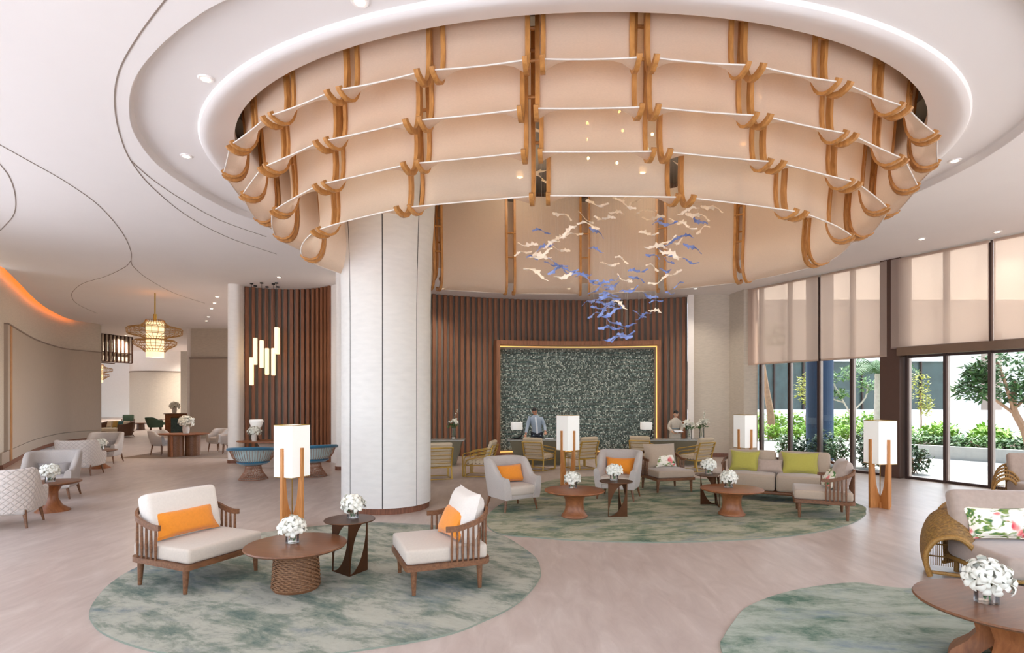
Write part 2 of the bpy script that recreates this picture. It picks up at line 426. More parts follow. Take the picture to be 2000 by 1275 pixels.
WL = crom([(-13.9, 14.9, 0), (-15.1, 16.7, 0), (-17.5, 20.3, 0), (-19.1, 23.1, 0), (-19.95, 25.2, 0), (-19.75, 26.9, 0)], 6)
def offs(path, d):
    out = []
    for i, p in enumerate(path):
        t = path[min(i+1, len(path)-1)]-path[max(i-1, 0)]; t.normalize(); out.append(p+Vector((t.y, -t.x, 0))*d)
    return out
slot = offs(WL, .4)
med1 = [(-11.8+1.05*cos(2*pi*i/40), 18.7+1.05*sin(2*pi*i/40)) for i in range(40)]
med2 = [(-15.2+1.25*cos(2*pi*i/40), 24.0+1.25*sin(2*pi*i/40)) for i in range(40)]
outer = [(-7.2, -2.0), (18.2, -2.0), (7.9, 18.05), (7.5, 20.6), (-4, 20.6), (-9, 62), (-62, 62), (-62, 26.95), (-20.9, 26.95)]+[(p.x, p.y) for p in reversed(slot)]
ceil = struct(fill(outer, [ringc, med1, med2], ZC, 'ceiling', 'plaster'), 'smooth white plaster ceiling with swooping shadow lines', 'ceiling')
g = G(); k = len(ringc)   # soft step up into the ring recess
prof = [(0, ZC), (-.015, ZC+.01), (-.03, ZC+.05), (-.05, ZC+.09), (-.09, ZR)]
rv = [Vector((x, y, 0)) for x, y in ringc]
def roff(i, d):
    t = rv[(i+1) % k]-rv[i-1]; t.normalize(); return rv[i]+Vector((t.y, -t.x, 0))*d
def rp(u, v):
    i = int(round(u*k)) % k; j = int(round(v*(len(prof)-1))); p = roff(i, -prof[j][0] if False else prof[j][0]); return (p.x, p.y, prof[j][1])
sgn = 1
tst = roff(10, -.5); inside = hypot(tst.x-EX, tst.y-EY) < hypot(rv[10].x-EX, rv[10].y-EY)
if not inside: prof = [(-a, b) for a, b in prof]
g.grid(rp, k, len(prof), cu=True); obj('ring_step', g, 'plaster_ring', ceil)
ri = [roff(i, prof[-1][0]) for i in range(k)]
NE = 120
rimo = [ell(A0, B0, 2*pi*i/NE, .44) for i in range(NE)]
fill([(p.x, p.y) for p in ri], [rimo], ZR, 'ring_ceiling', 'plaster_ring', ceil)
pr = [(.44, ZR), (.42, ZR-.04), (.38, ZR-.055), (.32, ZR-.05), (.22, ZR-.02), (.12, ZR+.02), (.04, ZR+.045), (0, ZR+.06), (.0, ZR+.2), (.5, ZR+.2)]
g = G(); g.grid(lambda u, v: (*ell(A0, B0, 2*pi*u, pr[int(round(v*9))][0]), pr[int(round(v*9))][1]), NE, 10, cu=True)
obj('opening_rim', g, 'plaster_ring', ceil)
g = G(); g.grid(lambda u, v: (*ell(A0, B0, 2*pi*u, .5), ZR+.2+v*(ZW-ZR-.2)), NE, 2, cu=True)
g.add([(*ell(A0, B0, 2*pi*i/NE, .5), ZW) for i in range(NE)], [tuple(range(NE))])
obj('well', g, 'slat_back', ceil)
for (cx_, cy_, r_) in ((-11.8, 18.7, 1.05), (-15.2, 24.0, 1.25)):
    g = G(); g.lathe([(r_, ZC), (r_-.02, ZC+.06), (r_-.08, ZC+.12), (.62, ZC+.12), (.6, ZC+.05), (.55, ZC+.05), (.52, ZC+.14), (.0, ZC+.14)], 40, (cx_, cy_, 0))
    obj('medallion', g, 'plaster', ceil)
def shade_line(pts, n=10, w=.013):  # flat dark ribbons stand in for the shade in thin ceiling grooves
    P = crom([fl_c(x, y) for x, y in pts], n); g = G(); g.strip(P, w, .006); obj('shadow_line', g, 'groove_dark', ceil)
def fl_c(px, py):
    Y = F*(ZC-CAMZ)/(HY-py); return Vector(((px-CX)*Y/F, Y, ZC-.002))
shade_line([(330, -10), (270, 70), (232, 140), (224, 202), (234, 262), (257, 316), (300, 368), (370, 424), (450, 465), (540, 496)])
shade_line([(255, 313), (300, 352), (360, 392), (430, 430), (520, 462)])
shade_line([(-10, 277), (60, 316), (130, 356), (195, 403), (240, 456), (256, 492), (256, 510), (262, 522), (290, 545), (340, 572), (400, 592)])
shade_line([(256, 508), (243, 522), (205, 540), (165, 552), (146, 565), (140, 578), (152, 594), (190, 612)])
shade_line([(-8, 312), (18, 345), (30, 385), (26, 420), (0, 450)])
# downlights recessed in the ceiling
dl = [(402, 153, ZR), (364, 304, ZR), (703, 2, ZR), (1865, 313, ZR), (545, 541, ZC), (424, 579, ZC), (419, 591, ZC), (413, 602, ZC), (407, 618, ZC), (403, 626, ZC), (1800, 466, ZC), (1948, 452, ZC), (660, 543, ZC)]
dlab = ['upper left in the ring recess', 'lower left in the ring recess', 'at the top photo edge', 'right of the chandelier in the ring', 'above the niche slats', 'nearest of the row over the left lounge', 'second of the row over the left lounge', 'third of the row over the left lounge', 'fourth of the row over the left lounge', 'farthest of the row over the left lounge', 'above the brown post by the blinds', 'above the rightmost blind', 'beside the white pier and column']
dproto = None
for px, py, zc in dl:
    Y = F*(zc-CAMZ)/(HY-py); loc = ((px-CX)*Y/F, Y, zc)
    where = 'near the oval opening' if zc == ZR else 'in the outer ceiling'
    big = Y < 13
    t = thing('downlight', loc, 0, 'small round recessed ceiling downlight '+dlab[len([c_ for c_ in COL.objects if c_.name.startswith('downlight') and c_.type == 'EMPTY'])], 'downlight', 'recessed downlights '+where)
    if dproto is None:
        g = G(); g.lathe([(.0, -.012), (.045, -.012), (.075, -.014), (.085, -.006), (.085, 0), (.0, 0)], 20); a = obj('trim_ring', g, 'plaster', t)
        g = G(); g.lathe([(0, -.02), (.045, -.018), (.046, -.012), (0, -.012)], 20); b = obj('lens', g, 'downlight', t); dproto = (a, b)
    else: share('trim_ring', dproto[0], t); share('lens', dproto[1], t)
    spot_light('downlight_beam', (loc[0], loc[1], loc[2]-.03), 35, (1, .92, .82), 100)
# ---------------------------------------------------------------- round column
CO = Vector((-2.3, 10.38, 0)); ca = atan2(-CO.y, -CO.x)
def colr(z): return .8+.1*max(0, (z-3.4)/2.4)**2
colm = struct(thing('round_column', CO, 0, 'large round white column clad in tall curved panels', 'column'))
g = G(); g.lathe([(colr(z)-.03, z) for z in (.02, 1, 2, 3, 3.6, 4.2, 4.8, 5.4, 6, ZW)], 40); obj('core', g, 'column_gap', colm)
g = G(); g.lathe([(.775, 0), (.775, .11), (.74, .11)], 48); obj('skirting', g, 'skirt_wood', colm)
g = G(); zs = [.11, 1, 2, 3, 3.6, 4.2, 4.8, 5.4, 6, ZW]; gp = .0075
def panel(u, v):
    q = -pi/8+gp/.8+u*(pi/4-2*gp/.8); z = zs[int(round(v*9))]; return (colr(z)*cos(q), colr(z)*sin(q), z)
g.grid(panel, 12, 10); 
pn = obj('panel', g, 'column_panel', colm, rot=(0, 0, ca+radians(-5)+pi/8))
for i in range(1, 8): share('panel', pn, colm, rot=(0, 0, ca+radians(-5)+pi/8+i*pi/4))
# ---------------------------------------------------------------- walls
def wall(name, pts, z0, z1, th, mat, parent=None, label=None):
    g = G(); P = [Vector((p[0], p[1], (z0+z1)/2)) for p in pts]; g.strip(P, th, z1-z0)
    o = obj(name, g, mat, parent, ang=30)
    if parent is None: struct(o, label, 'wall')
    return o
# left curved wall
wl = wall('wall_left', WL, 0, 6.0, .3, 'wall_paper', None, 'curved beige papered wall on the left with fabric panel')
pan = [p for p in offs(WL[5:], .19)]
wall('fabric_panel', pan, .46, 4.12, .1, 'wall_panel', wl); wall('panel_line', offs(WL[5:], .2), 4.12, 4.16, .13, 'groove_dark', wl)
wall('low_panel', offs(WL[3:], .19), .12, .44, .08, 'wall_panel', wl); wall('skirting', offs(WL[3:], .2), 0, .12, .1, 'skirt_wood', wl)
g = G(); g.box((0, 0, 2.07), (.34, .16, 4.14)); j = obj('jamb', g, 'rib_wood', wl, (-14.95, 16.78, 0), (0, 0, radians(-56)))
wall('cove_cap', offs(WL, .22), 5.98, 6.0, .9, 'plaster', wl)
wall('cove_led', offs(WL[2:26], .46), ZC+.05, ZC+.1, .04, 'cove_orange', wl)
wall('cove_sky_stop', offs(WL, .66), ZC+.012, 6.0, .04, 'plaster', wl)  # unseen upstand added to stop sky light leaking into the slot
wall('cove_end_stop', [WL[-1]+Vector((-.3, .1, 0)), WL[-1]+Vector((1.2, .1, 0))], ZC, 6.02, .2, 'plaster', wl)  # unseen end cap added against light leaking in at the slot end
g = G(); g.box((-19.6, 26.6, 6.06), (5, 4.5, .06)); obj('cove_sun_stop', g, 'plaster', wl, smooth=False)  # unseen slab added to block a sun leak onto the left wall
wall('cove_edge', offs(WL, .42), ZC, ZC+.03, .05, 'plaster', wl)
wall('wall_left_return', [(-19.75, 27.0), (-27, 29.5)], 0, 6, .3, 'wall_paper', None, 'end of the left wall turning away into the far lounge')
# far walls on the left
wm = wall('wall_mid', [(-16.1, 28.5), (-12.4, 28.5)], 0, 6, .3, 'wall_paper', None, 'pale papered wall with brown panel beyond the niche')
wall('fabric_panel', [(-16.1, 28.32), (-12.4, 28.32)], .12, 3.93, .08, 'wall_panel', wm); wall('panel_line', [(-16.12, 28.3), (-12.4, 28.3)], 3.93, 4.0, .14, 'groove_dark', wm)
wall('edge', [(-16.2, 28.4), (-17.2, 33.5)], 0, 5.9, .2, 'wall_pale', wm)
arcN = [(-26.75+2.3*sin(a)*1.05, 44.2-2.6*cos(a)) for a in [radians(-75+150*i/20) for i in range(21)]]
wn = wall('wall_far_pier', arcN, 0, 5.6, .25, 'wall_pale', None, 'rounded pale pier with a fabric panel in the far lounge')
wall('fabric_panel', [(x, y-.16) for x, y in arcN], .1, 3.86, .08, 'wall_paper', wn); wall('panel_line', [(x, y-.18) for x, y in arcN], 3.86, 3.95, .1, 'groove_dark', wn)
wall('wall_far_slot', [(-21.6, 37.0), (-20.75, 37.0)], 0, 5.0, .25, 'wall_paper', None, 'narrow beige pier beside a dark opening far left')
wall('wall_opening_shade', [(-20.75, 36.6), (-19.9, 36.6)], 0, 5.0, .25, 'dark_metal', None, 'dark brown panel in place of the shaded opening far left')  # dark colour stands in for the shade inside an opening
wall('wall_far', [(-62, 57), (-12, 57)], 0, 5.6, .3, 'white_wall', None, 'bright white wall at the far end')
# ---------------------------------------------------------------- slatted reception wall (concave arc)
AC = Vector((2.3, 9.3, 0)); AR = 10.75
def arc(r, ph, z=0): return Vector((AC.x+r*sin(ph), AC.y+r*cos(ph), z))
ph0, ph1 = math.asin((-4.6-AC.x)/AR), math.asin((5.9-AC.x)/AR)
apts = [arc(AR+.12, ph0-.04+(ph1-ph0+.05)*i/30) for i in range(31)]
wr = wall('wall_reception', apts, 0, 5.5, .12, 'slat_back', None, 'concave reception wall lined with upright wooden slats')
ns = 57; g = G(); g.box((0, 0, 2.72), (.105, .085, 5.44)); first = None
for i in range(ns):
    ph = ph0+(ph1-ph0)*i/(ns-1); p = arc(AR, ph)
    if first is None: first = obj('slat', g, 'slat_wood', wr, p, (0, 0, -ph), smooth=False); first.parent = wr
    else: share('slat', first, wr, p, (0, 0, -ph))
wall('wall_end_trim', [(5.98, 19.25), (6.16, 19.2)], 0, 5.5, .5, 'wall_pale', None, 'pale plaster edge beside the wooden slats')
wb = wall('wall_right', [(6.1, 19.2), (7.32, 18.98), (7.46, 18.1), (7.8, 17.98)], 0, 5.5, .12, 'wall_paper', None, 'beige textured wall between slats and windows')
wall('skirting', [(6.1, 19.12), (7.26, 18.92)], 0, .13, .06, 'skirt_wood', wb)
wall('wall_link', [(-4.78, 17.75), (-4.66, 16.7)], 0, 5.5, .12, 'wall_pale', None, 'pale wall joining the slats and the white pier behind the column')
# niche with slats, left of the column
NC = Vector((-7.02, 16.05, 0)); NR = 1.98
def narc(r, ph, z=0): return Vector((NC.x+r*sin(ph), NC.y+r*cos(ph), z))
npts = [narc(NR+.13, radians(-47+96*i/24)) for i in range(25)]
wni = wall('wall_niche', npts, 0, 5.5, .1, 'slat_back', None, 'curved niche lined with upright wooden slats')
g = G(); g.box((0, 0, 2.72), (.1, .08, 5.44)); first = None
for i in range(17):
    ph = radians(-44+88*i/16); p = narc(NR, ph)
    if first is None: first = obj('slat', g, 'slat_wood_b', wni, p, (0, 0, -ph), smooth=False)
    else: share('slat', first, wni, p, (0, 0, -ph))
for nm, c, d, lab in (('wall_pier_left', (-8.5, 17.55), (.36, .8), 'slim white rounded pier left of the niche'), ('wall_pier_right', (-4.66, 16.2), (.46, 1.3), 'slim white rounded pier right of the niche')):
    rr_ = .16; g = G(); g.prism([(sx_*(d[0]/2-rr_)+rr_*cos(radians(a_)), sy_*(d[1]/2-rr_)+rr_*sin(radians(a_))) for sx_, sy_, a0_ in ((1, 1, 0), (-1, 1, 90), (-1, -1, 180), (1, -1, 270)) for a_ in range(a0_, a0_+91, 15)], .0, 5.46); o = obj(nm, g, 'wall_pale', None, (*c, 0)); struct(o, lab, 'wall')
    g = G(); g.prism([(1.06*(sx_*(d[0]/2-rr_)+rr_*cos(radians(a_))), 1.03*(sy_*(d[1]/2-rr_)+rr_*sin(radians(a_)))) for sx_, sy_, a0_ in ((1, 1, 0), (-1, 1, 90), (-1, -1, 180), (1, -1, 270)) for a_ in range(a0_, a0_+91, 15)], .0, .1); obj('skirting', g, 'skirt_wood', o)
wall('wall_niche_return', [(-5.55, 17.5), (-5.0, 16.9)], 0, 5.5, .1, 'wall_pale', None, 'pale plaster strip between niche slats and white pier')
# ---------------------------------------------------------------- mosaic panel
mp = thing('mosaic_panel', arc(AR-.3, .0), 0, 'large grey green mosaic panel in a brown frame behind reception', 'wall panel')
MO = Vector(mp.location)
pa, pb = math.asin((-.58-AC.x)/(AR-.3)), math.asin((5.1-AC.x)/(AR-.3))
def arcwall(r, a, b, z0, z1, th, n=24):
    g = G(); g.strip([arc(r, a+(b-a)*i/n, (z0+z1)/2)-MO for i in range(n+1)], th, z1-z0); return g
e = .13/AR
obj('frame_top', arcwall(AR-.3, pa, pb, 3.8, 3.95, .42), 'slat_wood', mp); obj('frame_bottom', arcwall(AR-.3, pa, pb, .0, .09, .3), 'slat_wood', mp)
obj('frame_side', arcwall(AR-.3, pa, pa+e, .09, 3.8, .42, 2), 'slat_wood', mp); obj('frame_side', arcwall(AR-.3, pb-e, pb, .09, 3.8, .42, 2), 'slat_wood', mp)
obj('backing', arcwall(AR-.2, pa+e, pb-e, .09, 3.8, .06), 'slat_back', mp)
for z0, z1, a, b in ((3.74, 3.77, pa+e, pb-e), (.11, .14, pa+e, pb-e), (.12, 3.76, pa+e, pa+e*1.3), (.12, 3.76, pb-e*1.3, pb-e)):
    obj('led_strip', arcwall(AR-.262, a, b, z0, z1, .02), 'led_gold', mp)
vs, fs, tone = [], [], []; rnd = random.Random(3); st = .046; ma, mb = pa+e*1.55, pb-e*1.55; nx = int((mb-ma)*AR/st); nz = int(3.5/st)
for i in range(nx):
    for k_ in range(nz):
        ph = ma+(i+.5+.5*(k_ % 2))*st/AR; z = .19+(k_+.5)*st
        if ph > mb: continue
        t = rnd.random()**1.5; o = len(vs); h = st*.56
        for du, dz, dd in ((-h, 0, 0), (0, -h, 0), (h, 0, 0), (0, h, 0)):
            vs.append(arc(AR-.25-rnd.random()*.012, ph+du/AR, z+dz)-MO); tone.append(t)
        vs.append(arc(AR-.25-.02-rnd.random()*.015, ph+(rnd.random()-.5)*st*.6/AR, z+(rnd.random()-.5)*st*.6)-MO); tone.append(min(1, t+.15))
        fs += [(o, o+1, o+4), (o+1, o+2, o+4), (o+2, o+3, o+4), (o+3, o, o+4)]
g = G(); g.v = vs; g.f = fs; mo = obj('tesserae', g, 'mosaic', mp, smooth=False, weld=False); mo['kind'] = 'stuff'
at_ = mo.data.attributes.new('tone', 'FLOAT', 'POINT'); at_.data.foreach_set('value', tone)
g = G(); g.prism([(-90, -60), (19.2, -60), (19.2, -2.1), (-7.3, -2.1), (-14.5, 14.9), (-20.3, 26.9), (-27, 27.8), (-90, 27.8)], -.3, -.02); struct(obj('bounce_ground', g, 'paving', smooth=False), 'unseen pale ground added to bounce sunlight into the lobby', 'ground')  # unseen pale ground added to bounce sunlight up to the ceiling
wall('wall_left_daylight_stop', [(-11.9, 9.6), (-13.9, 14.7)], 0, 5.5, .15, 'wall_paper', None, 'unseen beige wall added to cut daylight from the left')  # unseen wall added to hold back daylight on the left
wall('wall_right_daylight_stop', [wp(9.0), wp(10.6)], 0, 5.5, .15, 'wall_paper', None, 'unseen beige wall added to cut daylight beyond the glass doors')  # unseen wall stub added to dim daylight from the right
# ---------------------------------------------------------------- window wall
ang_w = atan2(WD.y, WD.x)
edges = [.18, 1.19, 2.13, 3.07, 3.94, None, 4.45, 5.28, 6.15, 7.05, 7.98, 8.9]
wi = 0
for a, b in zip(edges[:-1], edges[1:]):
    if a is None or b is None: continue
    wi += 1; L = b-a
    e0 = bpy.data.objects.new('window_%d' % wi, None); COL.objects.link(e0); e0.location = wp(a); e0.rotation_euler = (0, 0, ang_w); struct(e0, 'full height glazed window bay number %d from the beige wall' % wi, 'window')
    g = G(); g.box((0, 0, 2.725), (.05, .15, 5.45)); obj('mullion', g, 'mullion', e0, smooth=False)
    g = G(); g.box((.045, 0, 2.725), (.04, .1, 5.45)); obj('mullion_cap', g, 'mullion_light', e0, smooth=False)
    g = G(); g.box((L/2, 0, .03), (L, .12, .06)); obj('sill_rail', g, 'mullion', e0, smooth=False)
    g = G(); g.box((L/2, 0, 3.0 if wi > 4 else 3.06), (L, .1, .06)); obj('transom', g, 'mullion', e0, smooth=False)
    g = G(); g.box((L/2, .01, 1.55), (L, .012, 2.94)); obj('pane', g, 'pane_glass', e0, smooth=False)
    g = G(); g.box((L/2, .01, 4.25), (L, .012, 2.3)); obj('pane', g, 'pane_glass', e0, smooth=False)
M('brown_post', (88, 64, 54), .5, .3, var=.04)
g = G(); g.box((0, 0, 2.73), (.47, .45, 5.44)); struct(obj('trim_1', g, 'brown_post', None, wp(4.16, .02), (0, 0, ang_w), smooth=False), 'dark brown metal post between windows and glass doors', 'post')
g = G(); g.box((2.4, 0, 3.12), (4.9, .34, .2)); struct(obj('trim_2', g, 'steel_header', None, wp(4.42, .16), (0, 0, ang_w), smooth=False), 'bronze steel header over the glass doors', 'header')
for k_, (a, b, z0) in enumerate(((-.1, 2.265, 3.04), (2.345, 4.1, 3.04), (4.2, 6.22, 3.22), (6.31, 8.3, 3.22))):
    lab = ['leftmost roller blind beside the beige wall', 'roller blind ending at the dark brown post', 'roller blind just right of the brown post above the doors', 'rightmost roller blind cut by the photo edge'][k_]
    t = thing('roller_blind', wp(a, .26, z0), ang_w, 'sheer beige '+lab, 'blind', 'roller blinds on the window wall')
    L = b-a; H = 5.42-z0; g = G(); g.box((L/2, 0, H/2), (L, .004, H)); obj('cloth', g, 'blind_cloth', t, smooth=False)
    g = G(); g.rbox((L/2, 0, .0), (L, .03, .04), .01); obj('bottom_rail', g, 'blind_cloth' if k_ < 2 else 'mullion_light', t)
    g = G(); g.tube([(0, .05, H-.02), (L, .05, H-.02)], .03); obj('roller', g, 'linen', t)
# ================================================================= OUTSIDE
def po(px, Y, z=0): return Vector(((px-CX)*Y/F, Y, z))
g = G(); g.prism([(8.0, 18.1), (21.9, -9), (120, -9), (120, 120), (7.6, 120), (7.6, 20.7)], -.2, -.03); struct(obj('ground_outside', g, 'road', smooth=False), 'pale sunlit paving outside the windows', 'ground')
def leaves(n, fn, sz, rnd, asp=.45, droop=.3):
    g = G()
    for i in range(n):
        c = fn(rnd); a = rnd.random()*2*pi; el = rnd.uniform(-.9, .7); s = sz*rnd.uniform(.6, 1.2)
        u = Vector((cos(a)*cos(el), sin(a)*cos(el), sin(el))); w = u.cross(Vector((rnd.uniform(-.5, .5), rnd.uniform(-.5, .5), 1))).normalized(); nn = u.cross(w)
        g.add([c, c+u*s*.5+w*s*asp*.5+nn*s*.05, c+u*s-nn*s*droop*.3, c+u*s*.5-w*s*asp*.5+nn*s*.05], [(0, 1, 2, 3)])
    return g
def blob(c, r, shell=.5):
    c = Vector(c)
    def fn(rnd):
        while True:
            p = Vector((rnd.uniform(-1, 1), rnd.uniform(-1, 1), rnd.uniform(-1, 1)))
            if shell < p.length < 1: return c+Vector((p.x*r[0], p.y*r[1], p.z*r[2]))
    return fn
rs = random.Random(11)
def shrub(name, loc, r, mat, n, sz, label, cat='shrub', group=None, asp=.45):
    t = thing(name, loc, 0, label, cat, group)
    o = obj('foliage', leaves(n, blob((0, 0, r[2]*1.08), r, .2), sz, rs, asp), mat, t, smooth=False, weld=False)
    g = G(); 
    for i in range(4): g.tube([(rs.uniform(-.2, .2)*r[0], rs.uniform(-.2, .2)*r[1], 0), (rs.uniform(-.7, .7)*r[0], rs.uniform(-.7, .7)*r[1], r[2]*1.2)], .012, 5)
    obj('stem', g, 'bark', t); return t
GZ = -.03
sh = [(.1, 1.0, .42), (.75, .8, .34), (1.35, 1.1, .5), (1.95, .8, .42), (2.5, 1.2, .55), (2.95, .8, .5), (3.45, 1.2, .62), (3.95, 1.0, .36)]
nmw = ['first', 'second', 'third', 'fourth', 'fifth', 'sixth', 'seventh', 'eighth', 'ninth']
for i, (s_, o_, h_) in enumerate(sh):
    q = wp(s_, -o_-.3); shrub('garden_shrub', (q.x, q.y, GZ), (.34, .36, h_), 'leaf_dark' if i % 3 else 'leaf_green', 420, .16, 'dark green leafy shrub against the glass, %s from the beige wall' % nmw[i], 'shrub', 'shrubs outside the windows')
# far flower bed hedges
for i in range(8):
    px = 1478+i*35; q = po(px, 26.5+(i % 2)*.2, GZ)
    shrub('low_hedge', q, (.42, .4, .36), 'leaf_bright', 420, .2, 'bright green front hedge clump across the road, %s from the left' % nmw[i], 'hedge', 'hedge clumps across the road')
for i in range(8):
    px = 1480+i*36; q = po(px, 28.8, GZ)
    shrub('tall_hedge', q, (.46, .45, .62), 'leaf_bright', 420, .24, 'bright green rear hedge clump across the road, %s from the left' % nmw[i], 'hedge', 'rear hedge clumps')
# raised planter outside the doors
pl = [(12.9, 20.6), (13.5, 19.7), (15.1, 17.8), (17.6, 15.0), (20.5, 12.0)]
pt0 = thing('planter', (0, 0, 0), 0, 'raised planter with a low grey concrete wall outside the glass doors', 'planter')
g = G(); g.strip([(x, y, .18) for x, y in pl], .25, .42); obj('planter_wall', g, 'concrete', pt0)
g = G(); g.prism([(13.1, 20.4), (15.2, 17.95), (20.7, 12.1), (26, 18), (18.5, 22.5)], GZ, .3); obj('soil', g, 'soil', pt0, smooth=False)
for i in range(9):
    x = 13.3+i*.62; y = 20.6-i*.72
    shrub('ground_cover', (x+.35, y+.1, .28), (.6, .6, .22), 'leaf_mid' if i % 2 else 'leaf_green', 330, .2, 'low green edging plant along the planter wall, %s from the brown post' % nmw[i], 'plant', 'planter edging plants')
for i in range(12):
    x = 13.9+(i % 6)*1.0+(i//6)*1.3; y = 21.2-(i % 6)*1.05+(i//6)*1.5
    shrub('bed_plant', (x+.4, y+.2, .3), (.6, .6, .34), 'leaf_bright', 360, .26, 'yellow green bed plant in the %s row of the planter, %s from the brown post' % ('front' if i < 6 else 'rear', nmw[i % 6]), 'plant', 'bed plants in the planter')
# blue round column under the canopy
g = G(); g.lathe([(.4, 0), (.4, 6.6)], 28); tag(obj('blue_column', g, 'blue_render', None, (10.06, 18.5, GZ)), 'thick dark blue round column outside the window', 'column')
# white garden wall and far building
g = G(); g.box((22, 33, .6), (22, .3, 1.3)); tag(obj('garden_wall', g, 'white_wall', smooth=False), 'low white garden wall behind the hedges', 'wall')
bd = thing('far_building', (26, 39, GZ), 0, 'white building with dark glass front beyond the garden', 'building')
g = G(); g.box((-1, 0, 6.6), (26, .8, 4.2)); obj('upper_wall', g, 'white_wall', bd, smooth=False)
g = G(); g.box((-1, .4, .6), (26, .8, 1.2)); obj('lower_wall', g, 'white_wall', bd, smooth=False)
g = G(); g.box((9, -.1, 4), (8, 1.2, 9)); obj('side_wall', g, 'white_wall', bd, smooth=False)
for i in range(9):
    g = G(); g.box((-13+i*2.02, .1, 2.85), (1.94, .1, 3.3)); obj('glass_bay', g, 'far_glass', bd, smooth=False)
    g = G(); g.box((-14.0+i*2.02, .0, 2.85), (.08, .2, 3.3)); obj('mullion', g, 'mullion', bd, smooth=False)
g = G(); g.box((6.2, -1.0, 3.2), (.9, .6, 6.4)); obj('pink_pillar', g, 'rose_taupe', bd, smooth=False)
def tree(name, loc, trunk, crowns, mat, n, sz, label, bark='bark', asp=.45, r0=.1):
    t = thing(name, loc, 0, label, 'tree'); g = G()
    for path in trunk: g.tube(crom(path, 4), [r0*(1-.6*i/(len(path)*4)) for i in range(len(crom(path, 4)))] if path is trunk[0] else r0*.35, 7)
    obj('trunk', g, bark, t); g = G()
    for c, r in crowns: g.merge(leaves(n, blob(c, r, .25), sz, rs, asp))
    obj('foliage', g, mat, t, smooth=False, weld=False); return t
q = po(1503, 27.7, GZ); tree('leaning_tree', q, [[(.1, 0, 0), (.05, 0, 1.2), (-.15, 0, 2.4), (-.5, 0, 4.6)]], [((-.5, 0, 5.0), (1.2, 1, .7))], 'leaf_mid', 300, .3, 'leaning bare reddish trunk at the left window edge', r0=.2)
q = po(1575, 27.5, GZ); tree('young_tree', q, [[(0, 0, 0), (0, 0, 1.2), (.1, 0, 2.6)]], [((0, 0, 2.5), (.55, .5, .8)), ((.3, 0, 1.9), (.4, .4, .4))], 'leaf_yellow', 260, .2, 'young yellow green tree left of the blue column', r0=.05)
q = po(1650, 25.0, GZ); tree('frangipani_tree', q, [[(.3, 0, 0), (.3, 0, 1.0), (.2, 0, 1.5)], [(.25, 0, 1.3), (-.2, 0, 2.1), (-.6, 0, 2.8)], [(.25, 0, 1.3), (.4, .1, 2.2), (.3, 0, 3)], [(.25, 0, 1.3), (.9, 0, 2.0), (1.0, 0, 2.6)], [(0, 0, 1.8), (-.5, .2, 2.0), (-.9, 0, 2.3)]],
     [((-.7, 0, 2.9), (.5, .4, .3)), ((.3, 0, 3.1), (.5, .4, .35)), ((1.0, 0, 2.6), (.4, .4, .3)), ((-.9, 0, 2.3), (.3, .3, .2)), ((-.2, 0, 2.2), (.3, .3, .2))], 'leaf_mid', 90, .26, 'pale branching frangipani tree behind the middle panes', 'bark_pale', .35, .09)
pt_ = po(1716, 23.0, GZ); t = thing('palm_tree', pt_, 0, 'small palm tree with ringed pale trunk behind the third pane', 'tree'); g = G()
g.tube([(0, 0, z*.1) for z in range(31)], [.19+.012*(z % 2)-.002*z for z in range(31)], 10); obj('trunk', g, 'bark_pale', t)
for i in range(15):
    a = 2*pi*i/15+.2; up = .5+.5*((i*7) % 5)/5; g = G(); L = 1.35
    sp = [Vector((cos(a)*L*s*(.9 if up > .7 else 1), sin(a)*L*s, 2.95+up*2.6*s*(1-s*.75)-.3*s*s)) for s in [k_/10 for k_ in range(11)]]
    g.tube(sp, .015, 5)
    for k_ in range(2, 11):
        for sd_ in (-1, 1):
            d = (sp[k_]-sp[k_-1]).normalized(); w = d.cross(Vector((0, 0, 1))).normalized()*sd_
            for f_ in (0, .5):
                p = sp[k_-1].lerp(sp[k_], f_); g.add([p, p+w*.3+d*.12-Vector((0, 0, .18)), p+d*.05], [(0, 1, 2)])
    obj('frond', g, 'leaf_green', t, smooth=False, weld=False)
q = po(1797, 24.0, GZ); tree('slim_tree', q, [[(0, 0, 0), (.05, 0, 1.0), (0, 0, 2.2)]], [((-.1, 0, 2.55), (.5, .45, .65)), ((.2, 0, 1.7), (.3, .3, .5))], 'leaf_yellow', 200, .17, 'slim yellow green sapling before dark glass beyond the doors', r0=.04)
q = Vector((15.6, 17.2, .28)); tree('broad_frangipani', q, [[(.2, 0, 0), (0, 0, .7), (-.35, 0, 1.4), (-.3, 0, 2.2)], [(-.3, 0, 1.2), (-.9, .1, 1.7), (-1.5, 0, 2.0)], [(-.3, 0, 1.4), (.3, 0, 2.0), (.8, 0, 2.6)], [(-.35, 0, 1.3), (-.8, -.2, 2.2), (-.9, 0, 2.9)]],
     [((-.5, 0, 2.7), (1.1, .9, .8)), ((-1.5, 0, 2.0), (.55, .5, .35)), ((.6, 0, 2.6), (.9, .9, .8)), ((-1.4, 0, 2.5), (.4, .4, .3)), ((-.2, 0, 1.9), (.7, .6, .4))], 'leaf_green', 330, .3, 'broad dark leafed frangipani outside the right hand door', 'bark', .3, .13)
